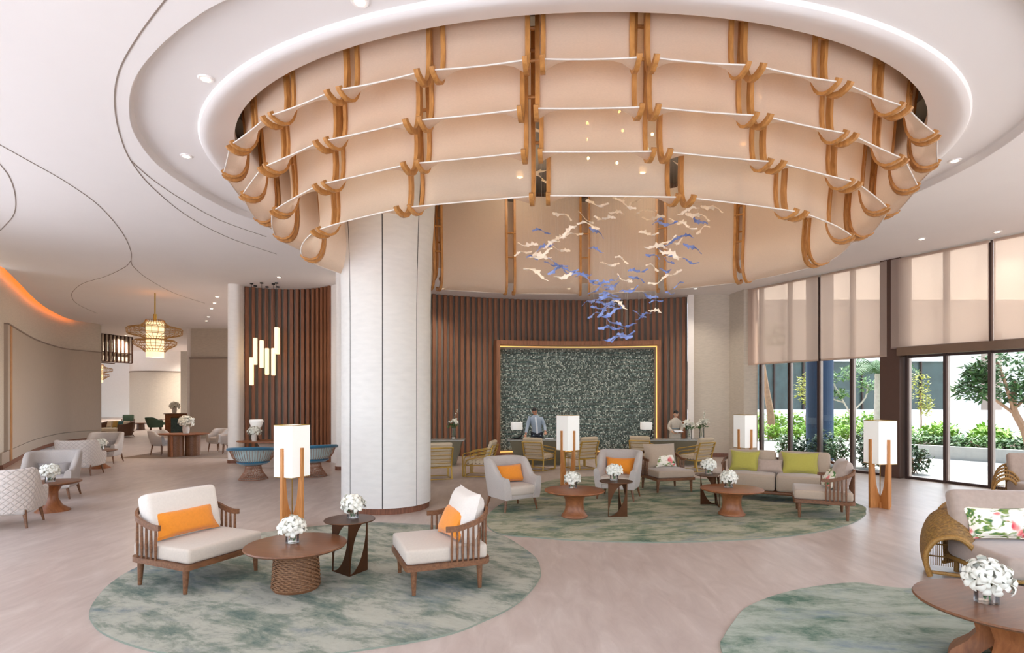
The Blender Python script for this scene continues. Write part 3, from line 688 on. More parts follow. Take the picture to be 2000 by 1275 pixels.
# ================================================================= OVAL BASKET CHANDELIER
ch = thing('basket_chandelier', (EX, EY, 3.9), 0, 'huge oval tiered chandelier of woven cloth panels on curved wooden ribs', 'chandelier')
OC = Vector(ch.location)
rows = [(5.2, 3.86, 5.15, 27, .2), (4.95, 3.65, 4.8, 23, .15), (4.6, 3.37, 4.5, 19, .2), (4.2, 2.95, 4.2, 14, .3)]
def ell_s(a, b):
    """arc-length table of an ellipse starting at the front (toward the camera)"""
    n = 720; th = [-pi/2+2*pi*i/n for i in range(n+1)]; L = [0]
    for i in range(n): L.append(L[-1]+hypot(a*cos(th[i+1])-a*cos(th[i]), b*sin(th[i+1])-b*sin(th[i])))
    def at_s(s):
        s %= L[-1]; lo, hi = 0, n
        while hi-lo > 1:
            m = (lo+hi)//2
            if L[m] <= s: lo = m
            else: hi = m
        return th[lo]+(th[hi]-th[lo])*(s-L[lo])/(L[hi]-L[lo])
    return L[-1], at_s
ZT = 6.25
for ri_, (a, b, zl, n, xg) in enumerate(rows):
    per, ats = ell_s(a, b); w = per/n; s0 = xg-EX     # a gap falls at this offset from the front point
    hh = ZT-.02*ri_-zl
    # profile: outward offset from lip, height above lip
    prf = [(.0, .0), (-.05, -.022), (-.1, -.035), (-.15, -.03), (-.2, -.005), (-.24, .045), (-.27, .12), (-.288, .23), (-.292, .36), (-.28, .55), (-.25, .9), (-.22, hh)]
    prm = [(.0, .0), (-.06, .03), (-.11, .06), (-.155, .1), (-.195, .15), (-.225, .2), (-.25, .27), (-.27, .35), (-.28, .45), (-.275, .6), (-.25, .9), (-.22, hh)]
    gap = (.1, .1, .105, .11)[ri_]
    for i in range(n):
        sa, sb = s0+i*w+gap, s0+(i+1)*w-gap
        ths = [ats(sa+(sb-sa)*k_/8) for k_ in range(9)]
        def P(th, q, extra=0):
            x, y = ell(a, b, th, q[0]+extra); return Vector((x, y, zl+q[1]))-OC
        g = G(); m = len(prf)
        def cloth(u, v):
            th = ths[int(round(u*8))]; q = prf[int(round(v*(m-1)))]
            uu = (u-.5)*2; k_ = int(round(v*(m-1))); c_ = 1-abs(uu)**3; q2 = prm[k_]; sag = (.03 if k_ < 4 else .01)*c_   # stretched cloth flattens toward mid span
            return P(th, (q[0]+(q2[0]-q[0])*c_, q[1]+(q2[1]-q[1])*c_), -sag)
        g.grid(cloth, 9, m); pn_ = obj('cloth_panel', g, 'chandelier_cloth', ch, ang=60)
        g = G(); g.tube([P(th, (-.03*(1-((k_/8-.5)*2)**2), .0)) for k_, th in enumerate(ths)], .008, 6); obj('lip_rod', g, 'linen_white', pn_)
        for th_e, sg in ((ths[0], -1), (ths[-1], 1)):
            tx, ty = -a*sin(th_e), b*cos(th_e); l = hypot(tx, ty); T = Vector((tx/l, ty/l, 0))*sg
            path = [P(th_e, (prf[0][0]+.02, prf[0][1]+.03))]+[P(th_e, q) for q in prf]
            vs = []; fs = []; kk = len(path)
            for j_ in range(kk):
                tt = (path[min(j_+1, kk-1)]-path[max(j_-1, 0)]).normalized(); nn = tt.cross(T).normalized()
                for x, y in ((-.004, -.028), (.042, -.028), (.042, .028), (-.004, .028)): vs.append(path[j_]+T*x+nn*y)
            for j_ in range(kk-1):
                for c_ in range(4): fs.append((j_*4+c_, j_*4+(c_+1) % 4, (j_+1)*4+(c_+1) % 4, (j_+1)*4+c_))
            fs += [(3, 2, 1, 0), tuple(range((kk-1)*4, kk*4))]
            g = G(); g.add(vs, fs); obj('rib', g, 'rib_wood', pn_, ang=35)
        # rungs tying neighbouring panels
        th1, th2 = ats(sb), ats(sb+2*gap); g = G()
        for z_ in (.62, .95) if ri_ < 2 else (.7, 1.2):
            if z_ < hh-.1:
                g = G(); A_ = P(th1, (-.26, z_)); B_ = P(th2, (-.26, z_)); g.tube([A_, B_], .018, 6); obj('rung', g, 'rib_wood', ch)
# dark carrying frame inside the well
for k_, off in enumerate((-.34, -.9)):
    g = G(); g.strip([(*ell(A0, B0, 2*pi*i/72, off), ZT+.02) for i in range(72)], .06, .09, Matrix.Translation(-OC), True); obj('carrier_ring', g, 'dark_metal', ch)
for i in range(14):
    th = 2*pi*i/14+.1; g = G(); x1, y1 = ell(A0, B0, th, -.3); x2, y2 = ell(A0, B0, th, -.95)
    g.box((0, 0, 0), (.0, .0, .0)) if False else g.tube([Vector((x1, y1, ZT+.06))-OC, Vector((x2, y2, ZT+.06))-OC], .035, 6)
    g.tube([Vector((x1, y1, ZT))-OC, Vector((x1, y1, ZW-.01))-OC], .02, 6); obj('hanger', g, 'dark_metal', ch)
# small bulbs glimmering inside the cloth
bl = [(1147, 240), (1215, 174), (1276, 231), (1332, 246), (1147, 272), (1210, 218), (1216, 255), (1264, 291), (1149, 309), (1205, 318), (1274, 262), (1282, 190)]
bproto = None
for i, (px, py) in enumerate(bl):
    Y = 7.7+.35*((i*5) % 7)/2; p = at(px, py, Y)
    t = thing('star_bulb', p, 0, 'tiny glowing warm bulb hung inside the chandelier', 'bulb', 'tiny bulbs inside the chandelier')
    if bproto is None:
        g = G(); g.lathe([(0, -.022), (.016, -.014), (.02, 0), (.014, .016), (0, .024)], 10); c0 = obj('globe', g, 'bulb', t)
        g = G(); g.tube([(0, 0, .02), (0, 0, .07)], .008, 6); c1 = obj('cap', g, 'brass', t); bproto = (c0, c1)
    else: share('globe', bproto[0], t); share('cap', bproto[1], t)
    g = G(); g.tube([(0, 0, .07), (0, 0, ZW-p.z-.01)], .0015, 4); obj('cable', g, 'brass', t, smooth=False)
for i in range(8):  # globe lamps added so the cloth glows from within
    th = 2*pi*i/8+.25; x, y = ell(3.1, 2.0, th)
    t = thing('well_fill_lamp', (x, y, ZW-.35), 0, 'added warm globe lamp lighting the chandelier cloth from inside', 'lamp', 'added globe lamps in the chandelier well')
    g = G(); g.lathe([(0, -.08), (.06, -.055), (.08, 0), (.06, .055), (0, .08)], 14); obj('globe', g, 'warm_lamp', t)
    g = G(); g.tube([(0, 0, .07), (0, 0, .345)], .012, 6); obj('rod', g, 'brass', t)
    point_light('well_fill_light', (x, y, ZW-.35-.12), 9, (1, .86, .68), .12)
# ================================================================= HANGING FISH SCULPTURE
hs = thing('hanging_sculpture', (1.6, 8.9, 3.0), 0, 'cloud of cream and blue glass fish hung on fine wires under the chandelier', 'sculpture')
HO = Vector(hs.location)
def fish(seed):
    r = random.Random(seed*13); n = 13; g = G(); up, lo = [], []
    for i in range(n+1):
        t = i/n; x = (t-.5); cz = .13*sin(t*pi*1.7+seed)*(.5+t*.5); env = sin(pi*min(.97, .06+t*.95))
        w1 = .025+env*(.16 if i % 3 == 1 else .045)*r.uniform(.4, 1); w2 = .025+env*(.15 if i % 4 == 2 else .04)*r.uniform(.4, 1); tw = 1.2*sin(t*3.2+seed)
        up.append(Vector((x+(.06 if i % 3 == 1 else 0), cos(tw)*w1, cz+sin(tw)*w1))); lo.append(Vector((x+(.05 if i % 4 == 2 else 0), -cos(tw)*w2, cz-sin(tw)*w2)))
    th = Vector((0, 0, .012)); vs = []; fs = []
    for a_, b_ in zip(up, lo): vs += [a_+th, b_+th, a_-th, b_-th]
    for i in range(n):
        o = i*4; fs += [(o, o+1, o+5, o+4), (o+2, o+6, o+7, o+3), (o, o+4, o+6, o+2), (o+1, o+3, o+7, o+5)]
    fs += [(0, 2, 3, 1), (n*4, n*4+1, n*4+3, n*4+2)]; g.add(vs, fs); return g
fproto = {}
for kind, m_ in (('c', 'porcelain'), ('b', 'blue_glass')):
    for k_ in range(5): fproto[kind, k_] = None
fp = [(1098,421,'c'),(1145,427,'c'),(1182,425,'c'),(1205,415,'c'),(1222,398,'c'),(1210,388,'c'),(1240,395,'c'),(1165,397,'c'),(1262,412,'c'),(1277,425,'c'),(1266,455,'c'),(1345,410,'c'),(1390,407,'c'),(1362,422,'c'),(1322,432,'c'),(1343,440,'c'),(1372,448,'c'),(1305,470,'c'),(1325,472,'c'),(1283,482,'c'),(1308,496,'c'),(1110,451,'c'),(1120,458,'c'),(1090,466,'c'),(1032,477,'c'),(1022,494,'c'),(1053,500,'c'),(1076,476,'c'),(1097,487,'c'),(1057,497,'c'),(1047,533,'c'),(1103,538,'c'),(1215,507,'c'),(1190,515,'c'),(1220,545,'c'),(1275,522,'c'),(1318,533,'c'),(1287,547,'c'),(1315,500,'c'),(1150,440,'c'),(1210,593,'c'),(1280,607,'c'),(1058,262,'c'),(1063,330,'c'),(1055,348,'c'),(1325,320,'c'),(1340,331,'c'),(1342,367,'c'),
 (1058,452,'b'),(1040,503,'b'),(1063,482,'b'),(1085,513,'b'),(1075,515,'b'),(1088,526,'b'),(1113,527,'b'),(1118,533,'b'),(1138,537,'b'),(1150,543,'b'),(1165,453,'b'),(1164,487,'b'),(1172,552,'b'),(1200,545,'b'),(1195,557,'b'),(1185,562,'b'),(1190,575,'b'),(1160,568,'b'),(1175,580,'b'),(1182,590,'b'),(1193,583,'b'),(1150,590,'b'),(1245,528,'b'),(1243,544,'b'),(1230,566,'b'),(1275,500,'b'),(1302,436,'b'),(1285,431,'b'),(1365,431,'b'),(1340,461,'b'),(1310,472,'b'),(1352,484,'b'),(1350,511,'b'),(1300,495,'b'),(1307,510,'b'),(1300,528,'b'),(1325,556,'b'),(1308,572,'b'),(1270,578,'b'),(1282,588,'b'),(1180,608,'b'),(1188,613,'b'),(1160,615,'b'),(1198,628,'b'),(1185,640,'b'),(1225,635,'b'),(1248,613,'b'),(1257,616,'b'),(1200,640,'b'),(1190,662,'b'),(1215,660,'b'),(1222,652,'b'),(1205,600,'b'),(1170,600,'b'),(1196,595,'b')]
rf = random.Random(5)
for i, (px, py, kd) in enumerate(fp):
    drop = (py-390)/270; Y = 8.9+rf.uniform(-1, 1)*(1.5-.9*max(0, min(1, drop))); p = at(px, py, Y)-HO
    k_ = rf.randrange(5); sc = (.34 if kd == 'c' else .29)*rf.uniform(.75, 1.15); rot = (rf.uniform(-.5, .5), rf.uniform(-.5, .5), rf.choice((0, pi))+rf.uniform(-.7, .7))
    if fproto[kd, k_] is None: fproto[kd, k_] = o = obj('glass_fish', fish(k_*1.7+1), 'porcelain' if kd == 'c' else 'blue_glass', hs, p, rot, ang=70); o.scale = (sc,)*3
    else: o = share('glass_fish', fproto[kd, k_], hs, p, rot, (sc,)*3)
    g = G(); g.tube([p, (p.x, p.y, ZW-.01-HO.z)], .0011, 4); obj('wire', g, 'linen', hs, smooth=False, weld=False)
# ================================================================= RUGS
RT = .016
def rug(name, pts, mat, label):
    P = crom([(x, y, 0) for x, y in pts], 8, True); c = sum(P, Vector())/len(P)
    t = thing(name, (c.x, c.y, 0), 0, label, 'rug'); poly = [(p.x-c.x, p.y-c.y) for p in P]
    g = G(); g.prism(poly, 0, RT-.002); obj('edge_binding', g, 'rug_edge', t)
    g = G(); g.prism([(x*.998, y*.998) for x, y in poly], .001, RT); obj('pile', g, mat, t); return t
def flx(L): return [(fl(x, y).x, fl(x, y).y) for x, y in L]
rug('round_rug', flx([(267, 1110), (217, 1140), (187, 1172), (174, 1198), (180, 1218), (200, 1238), (250, 1260), (318, 1277)])+[(-2.25, 4.32), (-1.62, 4.33)]+flx([(850, 1247), (950, 1212), (1010, 1180), (1047, 1142), (1056, 1115), (1037, 1082), (967, 1042), (870, 1029), (737, 1022), (625, 1028), (470, 1048), (360, 1075)]), 'rug_front', 'pebble shaped green and blue rug under the two front lounge chairs')
rug('large_rug', flx([(972, 1042), (1040, 1050), (1120, 1056), (1220, 1059), (1300, 1060), (1405, 1057), (1510, 1051), (1594, 1040), (1657, 1025), (1686, 1010), (1691, 1000), (1678, 986)])+[(6.3, 12.0), (5.1, 13.6), (3.3, 14.3), (1.5, 14.1), (.6, 13.0), (.1, 11.5), (-.3, 10.2), (-.42, 9.1)], 'rug_mid', 'large green beige rug under the sofa group in the middle')
rug('corner_rug', flx([(1409, 1272), (1414, 1245), (1432, 1217), (1460, 1187), (1525, 1161), (1600, 1146), (1675, 1140)])+[(4.0, 5.92), (5.0, 5.7), (6.0, 4.9), (6.5, 3.6), (6.2, 2.2), (5.2, 1.1), (4.0, .75), (2.7, 1.2), (1.8, 2.4), (1.52, 3.6)], 'rug_right', 'pale green rug in the bottom right corner under the table')
# ================================================================= SPINDLE LOUNGE CHAIR
def rail_path(W, D, y0, zf):
    x = W/2; b = D/2; r = .16; pts = []
    pts += [(-x, y0, zf(0)), (-x, y0+.12, zf(.12)), (-x, b-r-.08, zf(.45)), (-x, b-r, zf(.55))]
    for k in (1, 2, 3): a = k*pi/8; pts.append((-x+r-r*cos(a), b-r+r*sin(a), zf(.55+.1*k)))
    pts += [(-x+r, b, zf(.95)), (0, b, zf(1.05))]
    return pts+[(-p[0], p[1], p[2]) for p in reversed(pts[:-1])]
def spindle_seat(t, W=.92, D=.9, nsp=5, cush=True, woodm='walnut', seat='linen', backm='linen_white', bw=None, nback=7, boxy=False):
    zb = .25
    g = G(); r = .12; poly = []
    for cx_, cy_, a0, rr in ((W/2-r, D/2-r, 0, r), (-W/2+r, D/2-r, 90, r), (-W/2+.05, -D/2+.05, 180, .05), (W/2-.05, -D/2+.05, 270, .05)):
        for k in range(5): a = radians(a0+k*22.5); poly.append((cx_+rr*cos(a), cy_+rr*sin(a)))
    g.prism(poly, zb, zb+.055); obj('base_frame', g, woodm, t, ang=50)
    zf = lambda u: .64 if u < .3 else .64+.15*min(1, (u-.3)/.6)**1.2
    y0 = -.04; P = crom(rail_path(W-.03, D-.03, y0, zf), 3); g = G()
    g.strip(P, .03, .055); obj('top_rail', g, woodm, t, ang=50)
    def railz(x, y):
        return min(P, key=lambda p: (p.x-x)**2+(p.y-y)**2).z
    for sx in (-1, 1):
        for k in range(nsp):
            y = y0+.06+k*(D/2-.12-y0-.06)/(nsp-1)*.92; x = sx*(W/2-.015); zt = railz(x, y)
            g = G(); g.tube([(x, y, zb+.05), (x, y, (zb+zt)/2), (x, y, zt)], [.011, .0155, .011], 8); obj('spindle', g, woodm, t)
    for k in range(nback):
        x = (-.5+(k+.5)/nback)*(W-.26); y = D/2-.016; zt = railz(x, y)
        g = G(); g.tube([(x, y, zb+.05), (x, y, zt)], .013, 8); obj('spindle', g, woodm, t)
    for sx in (-1, 1):
        for y in (-D/2+.09, D/2-.12):
            x = sx*(W/2-.07); g = G(); g.tube([(x+sx*.012, y, 0), (x, y, zb)], [.02, .034], 12); obj('leg', g, woodm, t)
    if cush:
        g = G(); g.rbox((0, -.015, zb+.055+.075), (W-.07, D-.05, .15), .035, crown=.018); obj('seat_cushion', g, seat, t)
        m = Matrix.Translation((0, D/2-.17, .44+.25)) @ Matrix.Rotation(radians(-14), 4, 'X')
        g = G()
        if boxy: g.rbox((0, 0, 0), (W-.14, .19, .52), .06, m)
        else: g.pillow((bw or W-.14), .56, .28, 12, m, .05)
        obj('back_cushion', g, backm, t)
def throw_pillow(name, loc, rz, tilt, w, h, t, mat, label, cat='cushion', group=None, roll=0):
    e = thing(name, loc, rz, label, cat, group)
    m = Matrix.Rotation(tilt, 4, 'X') @ Matrix.Rotation(roll, 4, 'Y') @ Matrix.Translation((0, 0, h/2)); g = G(); g.pillow(w, h, t, 12, m, .12); obj('cover', g, mat, e)
    L = [(-1, -1), (1, -1), (1, 1), (-1, 1)]; pth = []
    for k in range(4):
        (a, b), (c, d) = L[k], L[(k+1) % 4]
        for q in range(6):
            u, v = a+(c-a)*q/6, b+(d-b)*q/6
            pth.append(m @ Vector((u*w/2*(1-.12*(1-v*v)*abs(u)**3), 0, v*h/2*(1-.12*(1-u*u)*abs(v)**3))))
    g = G(); g.tube(pth, .005, 5, True); obj('seam', g, mat, e); return e
def onlocal(t, p):
    return Matrix.Translation(t.location) @ Matrix.Rotation(t.rotation_euler[2], 4, 'Z') @ Vector(p)
GR = 'spindle lounge chairs'
S1 = thing('lounge_chair', (-3.45, 6.24, RT+.004), face(.91, -.41), 'brown spindle lounge chair at front left with long orange cushion', 'lounge chair', GR); spindle_seat(S1, .98, .92, 5, boxy=True)
S2 = thing('lounge_chair', (-.79, 6.16, RT+.004), face(-.93, -.36), 'brown spindle lounge chair facing left beside the front rug edge', 'lounge chair', GR); spindle_seat(S2, .92, .9, 6)
S3 = thing('lounge_chair', (3.32, 12.18, RT+.004), face(.24, -.97), 'taupe spindle lounge chair facing the camera with floral cushion', 'lounge chair', GR); spindle_seat(S3, .9, .88, 5, True, 'walnut', 'taupe', 'taupe')
S4 = thing('lounge_chair', (5.24, 9.56, RT+.004), face(-.91, .41), 'taupe spindle lounge chair at the right end of the sofa', 'lounge chair', GR); spindle_seat(S4, .9, .9, 6, True, 'walnut', 'taupe', 'rose_taupe', .62)
throw_pillow('lumbar_cushion', onlocal(S1, (-.02, .12, .475)), S1.rotation_euler[2], radians(-24), .74, .3, .16, 'orange', 'long orange lumbar cushion on the front left lounge chair')
throw_pillow('lumbar_cushion', onlocal(S2, (.06, .08, .475)), S2.rotation_euler[2]+.15, radians(-26), .56, .34, .18, 'orange', 'orange cushion on the front lounge chair facing left')
throw_pillow('floral_cushion', onlocal(S3, (.06, .1, .475)), S3.rotation_euler[2], radians(-25), .5, .32, .15, 'floral', 'floral cushion on the lounge chair facing the camera')
throw_pillow('floral_cushion', onlocal(S4, (.05, .05, .475)), S4.rotation_euler[2]+.2, radians(-28), .5, .34, .15, 'floral', 'floral cushion on the chair at the right sofa end')
# ---------------------------------------------------------------- sofa
SO = thing('sofa', (5.2, 11.12, RT+.004), face(-.47, -.882), 'long taupe two seat sofa with wooden spindle arms', 'sofa')
W_, D_ = 1.96, .92
g = G(); g.rbox((0, 0, .16), (W_, D_, .06), .025); obj('base_frame', g, 'walnut', SO)
for sx in (-1, 1):
    for y in (-D_/2+.08, D_/2-.1):
        g = G(); g.tube([(sx*(W_/2-.1), y, 0), (sx*(W_/2-.12), y, .14)], [.02, .03], 10); obj('leg', g, 'walnut', SO)
    g = G(); g.rbox((sx*W_/4*.97, -.03, .19+.155), (W_/2-.05, D_-.08, .31), .05, crown=.015); obj('seat_cushion', g, 'taupe', SO)
    m = Matrix.Translation((sx*W_/4*.97, D_/2-.16, .48+.2)) @ Matrix.Rotation(radians(-13), 4, 'X'); g = G(); g.rbox((0, 0, 0), (W_/2-.07, .18, .46), .07, m); obj('back_cushion', g, 'taupe', SO)
zf = lambda u: .64 if u < .3 else .64+.1*min(1, (u-.3)/.6)
P = crom(rail_path(W_+.06, D_, -.06, zf), 3); g = G(); g.strip(P, .03, .05); obj('top_rail', g, 'walnut', SO)
for sx in (-1, 1):
    for k in range(5):
        y = -.02+k*.09; g = G(); g.tube([(sx*(W_/2+.02), y, .17), (sx*(W_/2+.02), y, .65)], .013, 8); obj('spindle', g, 'walnut', SO)
for k in range(11):
    x = (-.5+(k+.5)/11)*(W_-.3); g = G(); g.tube([(x, D_/2-.01, .17), (x, D_/2-.01, .72)], .013, 8); obj('spindle', g, 'walnut', SO)
rz = SO.rotation_euler[2]
throw_pillow('lime_cushion', onlocal(SO, (-.6, .02, .5)), rz-.1, radians(-20), .56, .42, .17, 'lime', 'lime green cushion at the left end of the sofa')
throw_pillow('lime_cushion', onlocal(SO, (.42, .04, .5)), rz+.1, radians(-20), .66, .43, .17, 'lime', 'wide lime green cushion right of centre on the sofa')
throw_pillow('satin_cushion', onlocal(SO, (-.12, -.02, .5)), rz+.06, radians(-28), .48, .28, .14, 'rose_taupe', 'small rosy taupe satin cushion between the lime cushions')
# ================================================================= UPHOLSTERED ARMCHAIRS
def upath(W, D, r):
    """plan of the shell from right front round the back to left front"""
    x, b, f = W/2, D/2, -D/2; P = [(x, f), (x, f+.2), (x, b-r-.1), (x, b-r)]
    for k in range(1, 6): a = k*pi/12; P.append((x-r+r*cos(a), b-r+r*sin(a)))
    P += [(x-r, b), (0, b)]; P += [(-p[0], p[1]) for p in reversed(P[:-1])]
    return crom([(a, b_, 0) for a, b_ in P], 3)
def armchair(t, W=.76, D=.74, quilt=False, shell='grey_weave', seat='linen', legm='walnut', harm=.6, hback=.88, zb=.22, r=.26):
    P = upath(W, D, r); n = len(P); s = [0]
    for i in range(1, n): s.append(s[-1]+(P[i]-P[i-1]).length)
    tot = s[-1]
    def ht(u):
        v = abs(u-.5)*2; k = max(0, min(1, (.86-v)/.34)); k = k*k*(3-2*k); return harm+(hback-harm)*k
    def shellp(u, v):
        i = min(n-1, int(round(u*(n-1)))); p = P[i]; tt = (P[min(i+1, n-1)]-P[max(i-1, 0)]).normalized(); nn = Vector((-tt.y, tt.x, 0))*-1
        if (p+nn*.1).length < p.length: nn = -nn
        h = ht(s[i]/tot); lean = .10*(p.y/(D/2) if p.y > 0 else 0); 
        sec = [(.0, zb), (.012, zb+.1), (.02, (zb+h)/2), (.014, h-.04), (.0, h-.01), (-.035, h), (-.075, h-.012), (-.095, h-.05), (-.11, (zb+h)/2), (-.12, zb+.05), (-.12, zb)]
        o, z = sec[int(round(v*10))]; k = (z-zb)/(hback-zb)
        tap = -.05*(1-k)
        return Vector((p.x+nn.x*(o+tap), p.y+nn.y*(o+tap)+lean*k, z))
    g = G(); g.grid(shellp, n, 11)
    e = len(g.v)//n
    g.f.append(tuple(range(11))); g.f.append(tuple(reversed(range((n-1)*11, n*11)))); g.f += [(i*11, i*11+10, (i+1)*11+10, (i+1)*11) for i in range(n-1)]
    obj('shell', g, 'quilt' if quilt else shell, t, ang=60)
    g = G(); g.rbox((0, -.05, .36), (W-.22, D-.12, .17), .05, crown=.015); obj('seat_cushion', g, seat, t)
    g = G(); g.rbox((0, -.03, .25), (W-.18, D-.12, .08), .02); obj('seat_base', g, shell, t)
    for sx in (-1, 1):
        for y, dy in ((-D/2+.09, -.03), (D/2-.16, .05)):
            g = G(); g.tube([(sx*(W/2-.08+.02), y+dy, 0), (sx*(W/2-.11), y, zb+.03)], [.015, .03], 10); obj('leg', g, legm, t)
def mk_quilt():
    m, n, b = newmat('quilt'); c = lin((212, 200, 192)); tc = n.add('ShaderNodeTexCoord'); sp = n.add('ShaderNodeSeparateXYZ'); n.link(tc.outputs['Object'], sp.inputs[0])
    an = n.add('ShaderNodeMath', operation='ARCTAN2'); n.link(sp.outputs[0], an.inputs[0]); n.link(sp.outputs[1], an.inputs[1])
    a2 = n.add('ShaderNodeMath', operation='MULTIPLY'); a2.inputs[1].default_value = 4.6; n.link(an.outputs[0], a2.inputs[0])
    z2 = n.add('ShaderNodeMath', operation='MULTIPLY'); z2.inputs[1].default_value = 11.0; n.link(sp.outputs[2], z2.inputs[0])
    hs_ = []
    for op in ('ADD', 'SUBTRACT'):
        q = n.add('ShaderNodeMath', operation=op); n.link(a2.outputs[0], q.inputs[0]); n.link(z2.outputs[0], q.inputs[1])
        pp = n.add('ShaderNodeMath', operation='PINGPONG'); pp.inputs[1].default_value = .5; n.link(q.outputs[0], pp.inputs[0]); hs_.append(pp.outputs[0])
    mn = n.add('ShaderNodeMath', operation='MINIMUM'); n.link(hs_[0], mn.inputs[0]); n.link(hs_[1], mn.inputs[1])
    r = ramp(n, mn.outputs[0], [(0, (0, 0, 0)), (.16, (1, 1, 1))]); bumpn(n, b, r, .6, .012)
    n.link(ramp(n, mn.outputs[0], [(0, mul(c, .72)), (.07, c)]), b.inputs['Base Color']); b.inputs['Roughness'].default_value = .9
mk_quilt()
A1 = thing('armchair', (-.02, 10.14, RT+.004), face(.55, -.83), 'grey upholstered armchair with orange cushion left of the round table', 'armchair', 'grey armchairs on the large rug'); armchair(A1, .8, .78, hback=.9)
A2 = thing('armchair', (2.12, 11.22, RT+.004), face(-.4, -.92), 'grey upholstered armchair with orange cushion facing the camera', 'armchair', 'grey armchairs on the large rug'); armchair(A2, .84, .78, hback=.92)
throw_pillow('orange_cushion', onlocal(A1, (0, .0, .47)), A1.rotation_euler[2], radians(-22), .62, .32, .16, 'orange', 'orange cushion on the left grey armchair')
throw_pillow('orange_cushion', onlocal(A2, (.0, .06, .45)), A2.rotation_euler[2], radians(-20), .6, .34, .16, 'orange', 'orange cushion on the grey armchair facing the camera')
Q = [((-7.9, 8.78, 0), face(-.37, .93), 'quilted pale armchair cut by the left photo edge, seen from behind'), ((-9.2, 11.3, 0), face(.37, -.93), 'smooth pale armchair facing the quilted one at the photo edge'),
     ((-11.2, 14.65, 0), face(-.2, .97), 'quilted pale armchair in the second pair, seen from behind'), ((-12.5, 17.35, 0), face(.22, -.97), 'smooth pale armchair at the far end of the left row')]
for i, (l, r_, lab) in enumerate(Q):
    t = thing('tub_armchair', l, r_, lab, 'armchair', 'tub armchairs along the left wall'); armchair(t, .92, .82, i in (0, 2), 'grey_weave', 'grey_weave', 'walnut', .58, .92, .24, .34)
    if i in (1, 3): throw_pillow('grey_cushion', onlocal(t, (0, .1, .45)), r_, radians(-15), .56, .24, .12, 'grey_weave_dark', 'grey lumbar cushion on the %s pale armchair' % ('nearer' if i == 1 else 'far end'))
# ================================================================= TABLES
def lathe_table(loc, r, h, base, label, top='table_wood', basem='table_wood', grp=None, name='coffee_table', n=40):
    t = thing(name, loc, random.uniform(-.4, .4), label, 'table', grp)
    g = G(); g.lathe([(0, h-.045), (r-.06, h-.045), (r-.015, h-.03), (r, h-.014), (r-.006, h-.002), (r-.02, h), (0, h)], n+8); obj('table_top', g, top, t)
    g = G(); g.lathe(base, n); obj('pedestal', g, basem, t); return t
# woven drum table in front
T1 = lathe_table((-2.25, 5.9, RT), .51, .46, [(0, 0), (.225, 0), (.232, .015), (.232, .03), (.2, .41), (0, .41)], 'round walnut coffee table on a woven drum base at the front', 'walnut_top', 'walnut')
first = None
for k in range(19):
    z = .035+k*.0195; r_ = .231-.031*(z/.41); nb = 18; g = G()
    for j in range(nb):
        if j % 1: continue
        a0 = 2*pi*(j+.5*(k % 2))/nb; P = [(( r_+.004+.012*sin(pi*q/5))*cos(a0+2*pi/nb*q/5*1.0), (r_+.004+.012*sin(pi*q/5))*sin(a0+2*pi/nb*q/5*1.0), z+.004*cos(pi*q/5)) for q in range(6)]
        g.tube(P, .0085, 6, flat=(.6, 1))
    obj('woven_band', g, 'rattan_brown' if 'rattan_brown' in MATS else wood('rattan_brown', (92, 60, 38), (150, 106, 72), .5, 20, (3, 3, 3)), T1)
hg = [(0, 0), (.21, 0), (.222, .012), (.218, .03), (.19, .06), (.16, .12), (.15, .2), (.155, .28), (.178, .34), (.215, .385), (.24, .405), (0, .405)]
T2 = lathe_table((1.04, 9.42, RT), .5, .45, hg, 'round brown pedestal table between the two grey armchairs', grp='pedestal coffee tables')
T3 = lathe_table((3.72, 9.58, RT), .51, .45, hg, 'round brown pedestal table in front of the sofa', grp='pedestal coffee tables')
# blade base table in the corner
T4 = thing('coffee_table', (3.69, 4.2, RT), .35, 'round brown table on curved blade legs in the bottom right corner', 'table')
g = G(); g.lathe([(0, .415), (.53, .415), (.58, .43), (.592, .444), (.585, .456), (0, .46)], 48); obj('table_top', g, 'walnut_top', T4)
for k in range(4):
    g = G(); vs = []; q = [(.36, 0), (.33, .06), (.24, .14), (.185, .22), (.2, .3), (.25, .36), (.31, .42)]; inn = [(.2, 0), (.17, .06), (.09, .14), (.05, .22), (.06, .3), (.1, .36), (.14, .42)]
    for (ro, z), (rn, z2) in zip(q, inn):
        w = .15+.12*abs(z-.21)/.21; vs += [(ro, -w/2, z), (ro, w/2, z), (rn, w/2*.8, z2), (rn, -w/2*.8, z2)]
    fs = [(i*4+c, i*4+(c+1) % 4, i*4+4+(c+1) % 4, i*4+4+c) for i in range(6) for c in range(4)]+[(3, 2, 1, 0), (24, 25, 26, 27)]
    g.add(vs, fs, Matrix.Rotation(k*pi/2+.5, 4, 'Z')); obj('blade_leg', g, 'table_wood', T4)
